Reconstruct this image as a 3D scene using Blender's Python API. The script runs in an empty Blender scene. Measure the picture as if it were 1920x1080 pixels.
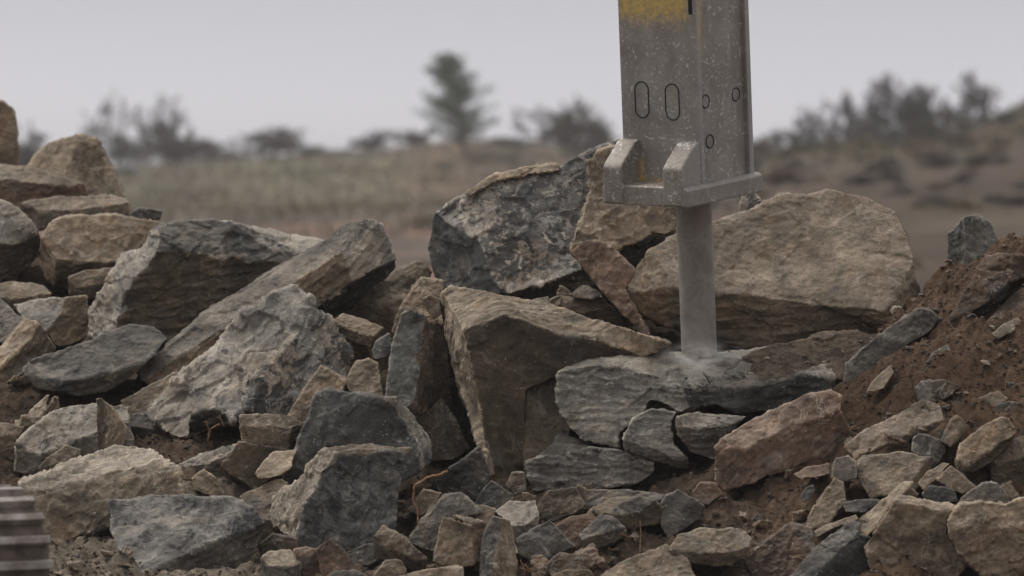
import bpy, bmesh, math, random
import numpy as np
from mathutils import Vector, Matrix, noise as mnoise
from mathutils.bvhtree import BVHTree
C = bpy.context.scene.collection
S = bpy.context.scene
rad = math.radians

# ------------------------------------------------------------ camera, sky, sun, exposure
CAMZ = 1.5
PITCH = math.atan(210 * 0.00009375)
cam = bpy.data.cameras.new('camera'); camo = bpy.data.objects.new('camera', cam); C.objects.link(camo)
camo.location = (0, 0, CAMZ); camo.rotation_euler = (rad(90) - PITCH, 0, 0)
cam.lens = 200; cam.sensor_width = 36; cam.clip_start = 0.1; cam.clip_end = 3000
cam.dof.use_dof = True; cam.dof.focus_distance = 20.6; cam.dof.aperture_fstop = 4.2
S.camera = camo
w = bpy.data.worlds.new("World"); S.world = w; w.use_nodes = True
nt = w.node_tree; nt.nodes.clear()
SUN_EL, SUN_AZ = rad(58), rad(-62)      # azimuth from +Y (away from camera) towards +X; negative = left
out = nt.nodes.new('ShaderNodeOutputWorld'); bg = nt.nodes.new('ShaderNodeBackground')
sky = nt.nodes.new('ShaderNodeTexSky'); sky.sky_type = 'NISHITA'; sky.sun_disc = False
sky.sun_elevation = SUN_EL; sky.sun_rotation = SUN_AZ; sky.dust_density = 6; sky.air_density = 1.0
hs = nt.nodes.new('ShaderNodeHueSaturation'); hs.inputs['Saturation'].default_value = 0.10
mixw = nt.nodes.new('ShaderNodeMixRGB'); mixw.blend_type = 'MIX'; mixw.inputs[0].default_value = 0.86
tcw = nt.nodes.new('ShaderNodeTexCoord'); spw = nt.nodes.new('ShaderNodeSeparateXYZ'); rw = nt.nodes.new('ShaderNodeValToRGB')
nzw = nt.nodes.new('ShaderNodeTexNoise'); nzw.inputs['Scale'].default_value = 1.6; nzw.inputs['Detail'].default_value = 3
adw = nt.nodes.new('ShaderNodeMath'); adw.operation = 'MULTIPLY_ADD'; adw.inputs[1].default_value = 0.035
nt.links.new(tcw.outputs['Generated'], spw.inputs[0]); nt.links.new(tcw.outputs['Generated'], nzw.inputs['Vector'])
sbw = nt.nodes.new('ShaderNodeMath'); sbw.operation = 'SUBTRACT'; sbw.inputs[1].default_value = 0.5
nt.links.new(nzw.outputs['Fac'], sbw.inputs[0]); nt.links.new(sbw.outputs[0], adw.inputs[0]); nt.links.new(spw.outputs['Z'], adw.inputs[2])
nt.links.new(adw.outputs[0], rw.inputs[0])
SK = 6.6
r_ = rw.color_ramp; r_.elements[0].position = 0.0; r_.elements[0].color = (0.695*SK, 0.690*SK, 0.725*SK, 1)
r_.elements[1].position = 1.0; r_.elements[1].color = (1.25*SK, 1.24*SK, 1.22*SK, 1)
e = r_.elements.new(0.014); e.color = (0.64*SK, 0.635*SK, 0.672*SK, 1)
e = r_.elements.new(0.040); e.color = (0.49*SK, 0.485*SK, 0.522*SK, 1)
e = r_.elements.new(0.25); e.color = (0.64*SK, 0.635*SK, 0.65*SK, 1)
nt.links.new(sky.outputs[0], hs.inputs['Color']); nt.links.new(hs.outputs[0], mixw.inputs[1])
nt.links.new(rw.outputs[0], mixw.inputs[2]); nt.links.new(mixw.outputs[0], bg.inputs[0])
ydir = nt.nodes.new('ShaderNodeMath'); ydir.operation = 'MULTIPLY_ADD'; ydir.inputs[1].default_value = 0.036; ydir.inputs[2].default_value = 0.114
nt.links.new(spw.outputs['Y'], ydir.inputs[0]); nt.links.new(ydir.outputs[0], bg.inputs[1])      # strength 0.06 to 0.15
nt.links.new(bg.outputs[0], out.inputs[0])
sl = bpy.data.lights.new('sun', 'SUN'); sl.energy = 1.5; sl.angle = rad(22); sl.color = (1, 0.96, 0.90)
so = bpy.data.objects.new('sun', sl); C.objects.link(so)
sd = Vector((math.sin(SUN_AZ)*math.cos(SUN_EL), math.cos(SUN_AZ)*math.cos(SUN_EL), math.sin(SUN_EL)))
so.rotation_euler = sd.to_track_quat('Z', 'Y').to_euler(); so.location = (-5, 5, 12)
S.view_settings.view_transform = 'Standard'; S.view_settings.look = 'None'; S.view_settings.exposure = 0.30; S.view_settings.gamma = 1
S.render.engine = 'CYCLES'; S.cycles.max_bounces = 6; S.cycles.volume_bounces = 1

# ------------------------------------------------------------ helpers
K = 0.00009375
def DD(D): return D+10.3 if D < 30 else 2*D     # metres along the view: the pile stands about 20 m off, the far rise about 240 m
FW = np.array([0, math.cos(PITCH), -math.sin(PITCH)]); UP = np.array([0, math.sin(PITCH), math.cos(PITCH)]); RT = np.array([1.0, 0, 0])
CAM = np.array([0, 0, CAMZ])
def ray(x, y): return FW + (x-960)*K*RT + (540-y)*K*UP
def P(x, y, D): return CAM + DD(D)*ray(x, y)
M32 = np.uint32(0xffffffff)
def hsh(ix, iy, iz, seed):
    with np.errstate(over='ignore'):
        h = ix*np.uint32(374761393) + iy*np.uint32(668265263) + iz*np.uint32(2246822519) + np.uint32((seed*3266489917+12345) & 0xffffffff)
        h = (h ^ (h >> np.uint32(13)))*np.uint32(1274126177); h = (h ^ (h >> np.uint32(16)))*np.uint32(2654435761)
        return ((h ^ (h >> np.uint32(15))) & np.uint32(0xffffff)).astype(np.float32)/np.float32(0xffffff)
def vn(p, seed=0):
    i = np.floor(p); f = (p-i).astype(np.float32); i = i.astype(np.int64).astype(np.uint32); u = f*f*(3-2*f)
    x, y, z = i[:, 0], i[:, 1], i[:, 2]; r = np.zeros(len(p), np.float32); o = np.uint32(1); zz = np.uint32(0)
    with np.errstate(over='ignore'):
        for dx in (0, 1):
            wx = u[:, 0] if dx else 1-u[:, 0]
            for dy in (0, 1):
                wy = u[:, 1] if dy else 1-u[:, 1]
                for dz in (0, 1):
                    wz = u[:, 2] if dz else 1-u[:, 2]
                    r += wx*wy*wz*hsh(x+(o if dx else zz), y+(o if dy else zz), z+(o if dz else zz), seed)
    return r*2-1
def fbm(p, oc=3, seed=0, g=0.5):
    r = 0; a = 1; f = 1
    for k in range(oc): r = r + a*vn(p*f+17.3*k, seed+k*7); a *= g; f *= 2.03
    return r
def facet(p, seed=0):
    """tilted planes in jittered cells: broken-rock facets"""
    b = np.floor(p-0.5); best = np.full(len(p), 9e9, np.float32); val = np.zeros(len(p), np.float32)
    for dx in (0, 1):
        for dy in (0, 1):
            for dz in (0, 1):
                c = b+np.array([dx, dy, dz]); ci = c.astype(np.int64).astype(np.uint32); a = (ci[:, 0], ci[:, 1], ci[:, 2])
                ctr = c+0.5+(np.stack([hsh(*a, seed+1), hsh(*a, seed+2), hsh(*a, seed+3)], 1)-0.5)*0.8
                d = p-ctr; dd = (d*d).sum(1)
                g = np.stack([hsh(*a, seed+4), hsh(*a, seed+5), hsh(*a, seed+6)], 1)*2-1
                v = (d*g).sum(1)+0.5*(hsh(*a, seed+7)-0.5); m = dd < best
                best = np.where(m, dd, best); val = np.where(m, v, val)
    return val
def setp(o, label=None, cat=None, group=None, kind=None):
    if label: o['label'] = label
    if cat: o['category'] = cat
    if group: o['group'] = group
    if kind: o['kind'] = kind
    return o
def link(name, me, mat, parent=None, loc=None):
    o = bpy.data.objects.new(name, me); C.objects.link(o)
    if mat: me.materials.append(mat)
    if parent: o.parent = parent
    if loc is not None: o.location = loc
    return o
def smooth(me): me.polygons.foreach_set('use_smooth', [True]*len(me.polygons))
def meshnp(name, v, f):
    me = bpy.data.meshes.new(name); me.from_pydata([tuple(a) for a in v], [], f); me.update(); return me
class NB:
    """tiny node builder"""
    def __init__(s, name):
        s.m = bpy.data.materials.new(name); s.m.use_nodes = True; s.t = s.m.node_tree; s.t.nodes.clear()
        s.out = s.t.nodes.new('ShaderNodeOutputMaterial'); s.b = s.t.nodes.new('ShaderNodeBsdfPrincipled'); s.t.links.new(s.b.outputs[0], s.out.inputs[0])
    def n(s, t, **k):
        nd = s.t.nodes.new('ShaderNode'+t)
        for a, v in k.items():
            if a.startswith('i_'): s.put(nd.inputs[a[2:].replace('_', ' ')], v)
            elif a.startswith('n'): s.put(nd.inputs[int(a[1:])], v)
            else: setattr(nd, a, v)
        return nd
    def put(s, sock, v):
        if hasattr(v, 'links') or isinstance(v, bpy.types.NodeSocket): s.t.links.new(v, sock)
        else: sock.default_value = v
    def noise(s, vec, scale, detail=4, rough=0.55, dist=0): return s.n('TexNoise', i_Vector=vec, i_Scale=scale, i_Detail=detail, i_Roughness=rough, i_Distortion=dist).outputs['Fac']
    def math(s, op, a, b=0.0, c=0.0, clamp=False):
        nd = s.n('Math', operation=op, use_clamp=clamp); s.put(nd.inputs[0], a); s.put(nd.inputs[1], b); s.put(nd.inputs[2], c); return nd.outputs[0]
    def ss(s, v, lo, hi, a=0.0, b=1.0):
        nd = s.n('MapRange', interpolation_type='SMOOTHSTEP'); s.put(nd.inputs['Value'], v); s.put(nd.inputs['From Min'], lo); s.put(nd.inputs['From Max'], hi)
        s.put(nd.inputs['To Min'], a); s.put(nd.inputs['To Max'], b); return nd.outputs['Result']
    def mix(s, f, a, b, mode='MIX'):
        nd = s.n('MixRGB', blend_type=mode); s.put(nd.inputs[0], f); s.put(nd.inputs[1], a); s.put(nd.inputs[2], b); return nd.outputs[0]
    def scale(s, vec, sc, off=(0, 0, 0)):
        nd = s.n('Mapping'); s.put(nd.inputs[0], vec); nd.inputs['Scale'].default_value = sc; nd.inputs['Location'].default_value = off; return nd.outputs[0]
    def bump(s, h, strength, dist, prev=None):
        nd = s.n('Bump'); s.put(nd.inputs['Height'], h); nd.inputs['Strength'].default_value = strength; nd.inputs['Distance'].default_value = dist
        if prev: s.put(nd.inputs['Normal'], prev)
        return nd.outputs[0]
    def fin(s, col, rough=0.9, spec=0.25, nrm=None, metal=0.0):
        s.put(s.b.inputs['Base Color'], col); s.put(s.b.inputs['Roughness'], rough); s.put(s.b.inputs['Specular IOR Level'], spec); s.put(s.b.inputs['Metallic'], metal)
        if nrm: s.put(s.b.inputs['Normal'], nrm)
        return s.m
def rgb(r, g, b): return (r, g, b, 1)

# ------------------------------------------------------------ materials
def rock_material():
    q = NB('rock'); sc = q.n('Attribute', attribute_name='scoord').outputs['Vector']
    ta = q.n('Attribute', attribute_name='tint'); tint = ta.outputs['Color']; mott = ta.outputs['Alpha']
    rnd = q.n('ObjectInfo').outputs['Random']
    offs = q.n('CombineXYZ'); q.put(offs.inputs[0], q.math('MULTIPLY', rnd, 37.0)); q.put(offs.inputs[1], q.math('MULTIPLY', rnd, 91.0))
    v = q.n('VectorMath', operation='ADD'); q.put(v.inputs[0], sc); q.put(v.inputs[1], offs.outputs[0]); vec = v.outputs[0]
    bedv = q.scale(vec, (1, 1, 7))
    n1 = q.noise(vec, 3.2, 7, 0.62, 0.3); n2 = q.noise(bedv, 9, 6, 0.6, 0.4); n3 = q.noise(vec, 22, 6, 0.7, 0.6); n4 = q.noise(vec, 120, 4, 0.7)
    val = q.math('MULTIPLY', q.ss(n1, 0.32, 0.68, 0.50, 1.42), q.ss(n2, 0.28, 0.72, 0.72, 1.28))
    val = q.math('MULTIPLY', val, q.ss(n3, 0.30, 0.72, 0.76, 1.24)); val = q.math('MULTIPLY', val, q.ss(n4, 0.30, 0.72, 0.78, 1.24))
    vv = q.n('CombineXYZ'); [q.put(vv.inputs[k], val) for k in range(3)]
    col = q.mix(1.0, tint, vv.outputs[0], 'MULTIPLY')
    # iron-brown staining
    n5 = q.noise(q.scale(vec, (1, 1, 1.5), (5, 3, 1)), 4.5, 6, 0.65, 0.8)
    col = q.mix(q.math('MULTIPLY', q.ss(n5, 0.50, 0.68), 0.45), col, q.mix(1, col, rgb(1.22, 0.98, 0.76), 'MULTIPLY'))
    # mottled faces drift between cool grey and tan
    gt = q.math('MULTIPLY', q.ss(q.noise(q.scale(vec, (1, 1, 1), (6, 6, 2)), 3.5, 5, 0.6, 0.5), 0.40, 0.56), q.ss(mott, 0.25, 0.6, 0, 0.85))
    lum = q.n('RGBToBW'); q.put(lum.inputs[0], col); gc = q.n('CombineXYZ'); [q.put(gc.inputs[k], q.math('MULTIPLY', lum.outputs[0], (1.0, 0.96, 0.905)[k])) for k in range(3)]
    col = q.mix(gt, col, gc.outputs[0])
    # dark slate patches on mottled faces
    n6 = q.math('ADD', q.math('MULTIPLY', q.noise(q.scale(vec, (1, 1, 1.3), (9, 1, 4)), 24, 8, 0.72, 0.5), 0.6), q.math('MULTIPLY', q.noise(q.scale(vec, (1, 1, 1.3), (3, 1, 4)), 4, 3, 0.6), 0.4))
    thr = q.math('SUBTRACT', 0.60, q.math('MULTIPLY', mott, 0.100))
    pm = q.ss(n6, thr, q.math('ADD', thr, 0.03)); pm = q.math('MULTIPLY', pm, q.ss(mott, 0.02, 0.25))
    col = q.mix(q.math('MULTIPLY', pm, 0.85), col, q.mix(1, rgb(0.052, 0.053, 0.056), vv.outputs[0], 'MULTIPLY'))
    # blue grey bedding patches on brown faces
    n9 = q.noise(q.scale(vec, (0.8, 0.8, 2.5), (7, 2, 9)), 6, 7, 0.7, 0.7)
    col = q.mix(q.ss(n9, 0.56, 0.66, 0, 0.50), col, q.mix(1, rgb(0.135, 0.135, 0.130), vv.outputs[0], 'MULTIPLY'))
    # pale lichen-like mineral blotches and veins
    n7 = q.noise(q.scale(vec, (1.3, 0.7, 2.2), (2, 8, 6)), 5, 9, 0.72, 1.2)
    band = q.math('ABSOLUTE', q.math('SUBTRACT', n7, 0.5)); vein = q.ss(band, 0.002, 0.016, 1, 0)
    vein = q.math('MULTIPLY', vein, q.ss(q.noise(vec, 4.0, 3), 0.50, 0.66))
    n8 = q.noise(q.scale(vec, (1, 1, 2), (4, 4, 4)), 13, 8, 0.75, 0.8); bl = q.ss(n8, 0.57, 0.63)
    bl = q.math('MULTIPLY', bl, q.math('MAXIMUM', q.ss(q.noise(vec, 2.6, 3), 0.42, 0.58), q.ss(mott, 0.5, 0.9, 0, 0.8)))
    pal = q.math('MAXIMUM', q.math('MULTIPLY', vein, 0.75), q.math('MULTIPLY', bl, 0.75))
    col = q.mix(pal, col, q.mix(0.5, rgb(0.40, 0.39, 0.345), q.mix(1, tint, rgb(2.3, 2.3, 2.25), 'MULTIPLY')))
    # fine dark joints
    wv = q.n('VectorMath', operation='MULTIPLY_ADD'); q.put(wv.inputs[0], q.n('TexNoise', i_Vector=vec, i_Scale=6.0, i_Detail=4.0).outputs['Color']); wv.inputs[1].default_value = (0.22, 0.22, 0.22); q.put(wv.inputs[2], q.scale(vec, (1, 1, 2.2)))
    jt = q.n('TexVoronoi', i_Vector=wv.outputs[0], i_Scale=5.5, feature='DISTANCE_TO_EDGE').outputs['Distance']
    jm = q.math('MULTIPLY', q.ss(jt, 0.002, 0.014, 1, 0), q.ss(q.noise(vec, 7.0, 3), 0.58, 0.64))
    col = q.mix(q.math('MULTIPLY', jm, 0.35), col, q.mix(1, col, rgb(0.22, 0.2, 0.2), 'MULTIPLY'))
    # pinhole speckle
    vo = q.n('TexVoronoi', i_Vector=vec, i_Scale=70.0, i_Randomness=1.0); sp = q.ss(vo.outputs['Distance'], 0.10, 0.2, 1, 0)
    sp = q.math('MULTIPLY', sp, q.ss(q.noise(vec, 30, 2), 0.52, 0.62))
    col = q.mix(q.math('MULTIPLY', sp, 0.8), col, rgb(0.50, 0.46, 0.40))
    # fresh edges
    pt = q.n('NewGeometry').outputs['Pointiness']
    col = q.mix(q.ss(pt, 0.508, 0.565, 0, 0.70), col, q.mix(1, col, rgb(2.0, 2.0, 1.95), 'MULTIPLY'))
    # settled earth dust on upward faces
    nz = q.n('SeparateXYZ', n0=q.n('NewGeometry').outputs['Normal']).outputs[2]
    du = q.math('MULTIPLY', q.ss(nz, 0.35, 0.9), q.ss(n1, 0.35, 0.65, 0.15, 0.55))
    col = q.mix(du, col, q.mix(1, rgb(0.205, 0.172, 0.138), vv.outputs[0], 'MULTIPLY'))
    # object variation
    rv = q.ss(rnd, 0, 1, 0.78, 1.10); rc = q.n('CombineXYZ'); [q.put(rc.inputs[k], rv) for k in range(3)]
    col = q.mix(1, col, rc.outputs[0], 'MULTIPLY')
    h = q.math('ADD', q.math('MULTIPLY', n3, 0.55), q.math('MULTIPLY', n4, 0.25)); h = q.math('SUBTRACT', h, q.math('MULTIPLY', jm, 0.5)); h = q.math('ADD', h, q.math('MULTIPLY', q.noise(q.scale(vec, (1, 1, 5)), 40, 5, 0.7), 0.6))
    h = q.math('SUBTRACT', h, q.math('MULTIPLY', pm, 0.25))
    b1 = q.bump(h, 0.7, 0.010); 
    return q.fin(col, q.ss(n3, 0.3, 0.7, 0.78, 0.95), 0.3, b1)
ROCK = rock_material()
def soil_material():
    q = NB('soil'); ta = q.n('Attribute', attribute_name='tint'); tint = ta.outputs['Color']; vec = q.n('TexCoord').outputs['Object']
    n1 = q.noise(vec, 3, 8, 0.65); n2 = q.noise(vec, 30, 8, 0.75); n3 = q.noise(vec, 160, 4, 0.7); n0 = q.noise(vec, 0.35, 6, 0.65, 0.5)
    val = q.math('MULTIPLY', q.ss(n1, 0.3, 0.7, 0.75, 1.25), q.ss(n2, 0.3, 0.7, 0.5, 1.5)); val = q.math('MULTIPLY', val, q.ss(n3, 0.25, 0.75, 0.8, 1.2)); val = q.math('MULTIPLY', val, q.ss(n0, 0.3, 0.7, 0.72, 1.28))
    vv = q.n('CombineXYZ'); [q.put(vv.inputs[k], val) for k in range(3)]
    col = q.mix(1, tint, vv.outputs[0], 'MULTIPLY')
    vo = q.n('TexVoronoi', i_Vector=vec, i_Scale=60.0); sp = q.math('MULTIPLY', q.ss(vo.outputs['Distance'], 0.12, 0.22, 1, 0), q.ss(n2, 0.5, 0.6))
    col = q.mix(q.math('MULTIPLY', sp, 0.6), col, rgb(0.30, 0.26, 0.21))
    b = q.bump(q.math('ADD', n2, q.math('MULTIPLY', n3, 0.5)), 1.0, 0.022)
    return q.fin(col, 0.95, 0.15, b)
SOIL = soil_material()
def plain(name, col, rough=0.8, var=0.3, scale=20, spec=0.3, metal=0):
    q = NB(name); vec = q.n('TexCoord').outputs['Object']; n1 = q.noise(vec, scale, 5, 0.65)
    c = q.mix(q.ss(n1, 0.3, 0.7), rgb(*[a*(1-var) for a in col]), rgb(*[a*(1+var) for a in col]))
    return q.fin(c, rough, spec, q.bump(n1, 0.3, 0.004), metal)
def breaker_material():
    q = NB('worn_breaker_steel'); vec = q.n('TexCoord').outputs['Object']; sep = q.n('SeparateXYZ', n0=vec)
    X, Y, Z = sep.outputs
    n1 = q.noise(vec, 6, 8, 0.7, 0.4); n2 = q.noise(vec, 45, 7, 0.75); n3 = q.noise(vec, 220, 3, 0.6)
    col = q.mix(q.ss(n1, 0.3, 0.7), rgb(0.160, 0.132, 0.112), rgb(0.320, 0.285, 0.255))
    col = q.mix(q.ss(n2, 0.57, 0.70, 0, 0.35), col, rgb(0.38, 0.37, 0.355)); col = q.mix(q.ss(n2, 0.32, 0.44, 0.4, 0), col, rgb(0.095, 0.078, 0.064))
    st = q.noise(q.scale(vec, (3.0, 3.0, 0.6), (4, 4, 4)), 4, 6, 0.7, 0.4); col = q.mix(q.ss(st, 0.50, 0.66, 0, 0.5), col, rgb(0.13, 0.10, 0.08)); col = q.mix(q.ss(st, 0.30, 0.42, 0.4, 0), col, rgb(0.37, 0.355, 0.335))
    ru = q.noise(q.scale(vec, (1, 1, 1), (8, 3, 2)), 11, 5, 0.7); col = q.mix(q.ss(ru, 0.66, 0.72, 0, 0.7), col, rgb(0.27, 0.13, 0.05))
    # pits
    vo = q.n('TexVoronoi', i_Vector=vec, i_Scale=90.0); pit = q.math('MULTIPLY', q.ss(vo.outputs['Distance'], 0.12, 0.24, 1, 0), q.ss(n2, 0.46, 0.54))
    col = q.mix(q.math('MULTIPLY', pit, 0.7), col, rgb(0.05, 0.043, 0.036))
    # scratches in several directions
    scr = None
    for k, ang in enumerate([(0.9, 0.9, 0), (-0.8, -0.6, 0.2), (0.3, 1.3, 0), (-1.2, 0.4, 0.1), (0.4, -0.35, 0), (1.35, -1.1, 0), (-0.3, 0.25, 0)]):
        mp = q.n('Mapping'); q.put(mp.inputs[0], vec); mp.inputs['Rotation'].default_value = ang; mp.vector_type = 'TEXTURE'; mp.inputs['Scale'].default_value = (1/85, 1/85, 1/(2.2+1.5*k)); mp.inputs['Location'].default_value = (k*.31, k*.1, 0)
        a = q.noise(mp.outputs[0], 1.0, 2, 0.5, 0.3); l = q.ss(a, 0.650, 0.685)
        l = q.math('MULTIPLY', l, q.ss(q.noise(q.scale(vec, (1, 1, 1), (k*2.3, k, 1)), 7+2*k, 3), 0.47, 0.60)); scr = l if scr is None else q.math('MAXIMUM', scr, l)
    col = q.mix(q.math('MULTIPLY', scr, 0.85), col, rgb(0.60, 0.60, 0.58))
    # remaining yellow paint: high on the housing, and in the rib corners
    edge = q.math('ADD', Z, q.math('MULTIPLY', q.math('SUBTRACT', n1, 0.5), 0.12)); edge = q.math('ADD', edge, q.math('MULTIPLY', q.math('SUBTRACT', n2, 0.5), 0.22))
    hi = q.ss(edge, 0.625, 0.715)
    fx = q.math('MULTIPLY', q.ss(q.math('ABSOLUTE', q.math('SUBTRACT', X, 0.180)), 0.125, 0.175, 1, 0), q.ss(Y, -0.015, -0.005)); yel = q.math('MULTIPLY', hi, fx)
    e2 = q.math('MULTIPLY', q.ss(edge, 0.46, 0.72), q.math('MULTIPLY', q.ss(Y, -0.075, -0.025), q.ss(Y, -0.002, -0.006))); yel = q.math('MAXIMUM', yel, e2)
    cz = q.ss(q.math('ABSOLUTE', q.math('SUBTRACT', Z, 0.074)), 0.004, 0.022, 1, 0); cy = q.ss(q.math('ABSOLUTE', Y), 0.003, 0.022, 1, 0); cx = q.ss(q.math('ABSOLUTE', q.math('SUBTRACT', X, 0.256)), 0.003, 0.022, 1, 0)
    inr = q.math('MULTIPLY', q.math('MULTIPLY', q.ss(X, 0.12, 0.20), q.ss(X, 0.268, 0.262)), q.ss(Z, 0.18, 0.11))
    cor = q.math('MULTIPLY', q.math('MAXIMUM', q.math('MULTIPLY', cy, cx), q.math('MULTIPLY', cz, cy)), 1.0)
    cor = q.math('MULTIPLY', q.math('MULTIPLY', cor, inr), q.ss(n2, 0.46, 0.54)); yel = q.math('MAXIMUM', yel, cor)
    yel = q.math('MULTIPLY', yel, q.ss(n3, 0.3, 0.55, 0.65, 1))
    col = q.mix(q.math('MULTIPLY', yel, 0.92), col, q.mix(q.ss(n2, 0.3, 0.7), rgb(0.42, 0.26, 0.02), rgb(0.85, 0.55, 0.04)))
    col = q.mix(q.math('MULTIPLY', q.ss(X, -0.003, -0.009), q.ss(Z, 0.07, 0.09, 0.25, 0.6)), col, rgb(0.36, 0.345, 0.33))
    pt = q.n('NewGeometry').outputs['Pointiness']; col = q.mix(q.ss(pt, 0.52, 0.62, 0, 0.6), col, rgb(0.42, 0.41, 0.40))
    b = q.bump(q.math('ADD', n2, q.math('MULTIPLY', q.math('SUBTRACT', n3, pit), 0.5)), 0.35, 0.004)
    return q.fin(col, 0.6, 0.4, b, 0.15)
BRK = breaker_material()
def chisel_material():
    q = NB('dusty_chisel_steel'); vec = q.n('TexCoord').outputs['Object']
    n1 = q.noise(vec, 9, 8, 0.7, 0.4); n2 = q.noise(q.scale(vec, (1, 1, 0.35)), 70, 6, 0.75); 
    col = q.mix(q.ss(n1, 0.3, 0.7), rgb(0.205, 0.178, 0.165), rgb(0.360, 0.330, 0.312)); col = q.mix(q.ss(n2, 0.62, 0.76, 0, 0.6), col, rgb(0.42, 0.41, 0.40)); col = q.mix(q.ss(n2, 0.24, 0.34, 0.55, 0), col, rgb(0.09, 0.07, 0.06))
    scr = None
    for k, ang in enumerate([(0.5, 0.3, 0.2), (-0.7, 0.5, 0.6), (0.9, -0.4, -0.4)]):
        mp = q.n('Mapping'); q.put(mp.inputs[0], vec); mp.inputs['Rotation'].default_value = ang; mp.vector_type = 'TEXTURE'; mp.inputs['Scale'].default_value = (1/90, 1/90, 1/9); mp.inputs['Location'].default_value = (k*.31, k*.1, 0)
        l = q.math('MULTIPLY', q.ss(q.noise(mp.outputs[0], 1.0, 2), 0.70, 0.75), q.ss(q.noise(vec, 9+k, 3), 0.46, 0.6)); scr = l if scr is None else q.math('MAXIMUM', scr, l)
    col = q.mix(q.math('MULTIPLY', scr, 0.7), col, rgb(0.5, 0.5, 0.5))
    return q.fin(col, 0.55, 0.4, q.bump(n2, 0.35, 0.004), 0.3)
CHI = chisel_material()

# ------------------------------------------------------------ the ground: one sheet, pile core in front, scrubland to the horizon
GC = []
for x, col in {
    -500: [(1075, 9.3), (960, 10.4), (850, 11.0), (700, 12), (600, 12.9), (520, 13.7), (430, 15), (400, 16.2)],
    -150: [(1075, 9.3), (960, 10.4), (850, 11.0), (700, 12), (600, 12.9), (520, 13.7), (430, 15), (400, 16.2)],
    100: [(1060, 9.35), (1000, 10.1), (900, 10.7), (800, 11.2), (700, 12.0), (600, 13.0), (520, 13.8), (450, 15)],
    350: [(1075, 9.3), (1000, 10.0), (835, 10.45), (790, 11.2), (720, 11.9), (650, 12.5), (540, 13.2), (540, 14)],
    600: [(1085, 9.2), (1060, 9.8), (950, 10.5), (820, 11.1), (720, 11.6), (640, 12.2), (600, 13.0), (700, 14)],
    850: [(1085, 9.2), (1020, 9.6), (960, 10.1), (900, 10.6), (780, 11.1), (650, 11.7), (600, 12.3), (640, 13.2)],
    1100: [(1085, 9.1), (1010, 9.4), (990, 9.8), (975, 10.3), (960, 11.0), (680, 11.7), (615, 12.0), (590, 13), (590, 14)],
    1300: [(1085, 9.1), (1015, 9.35), (995, 9.7), (980, 10.1), (965, 10.6), (740, 11.4), (640, 12.0), (590, 13), (590, 14)],
    1450: [(1085, 9.1), (1010, 9.45), (965, 9.8), (930, 10.15), (850, 10.5), (690, 10.9), (665, 11.8), (600, 13), (600, 14)],
    1600: [(1075, 9.15), (980, 9.35), (900, 9.6), (830, 9.8), (745, 10.1), (750, 10.45), (700, 11.3), (600, 13), (600, 14)],
    1700: [(1075, 9.2), (950, 9.4), (850, 9.6), (765, 9.85), (680, 10.2), (660, 10.6), (650, 11.4), (600, 13), (600, 14)],
    1800: [(1075, 9.2), (900, 9.5), (760, 9.8), (655, 10.05), (562, 10.35), (535, 10.7), (590, 11.3), (600, 12.8)],
    1910: [(1075, 9.2), (900, 9.5), (760, 9.8), (590, 10.15), (460, 10.45), (425, 10.75), (440, 11.1), (620, 12.5), (660, 13)],
    2050: [(1075, 9.2), (900, 9.5), (760, 9.8), (600, 10.15), (470, 10.45), (430, 10.8), (450, 11.3), (640, 13)],
    2300: [(1075, 9.2), (900, 9.5), (760, 9.8), (600, 10.15), (470, 10.45), (430, 10.8), (450, 11.3), (640, 13)]}.items():
    for y, D in col: GC.append(P(x, y, D))
GC = np.array(GC)
BASEZ = 0.04
def sstep(a, b, x): t = np.clip((x-a)/(b-a), 0, 1); return t*t*(3-2*t)
CREST = [(-4000, 330), (-600, 325), (250, 322), (450, 305), (700, 292), (860, 275), (1150, 285), (1450, 292), (1600, 275), (1800, 262), (1960, 250), (2600, 245), (6000, 300)]
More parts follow.
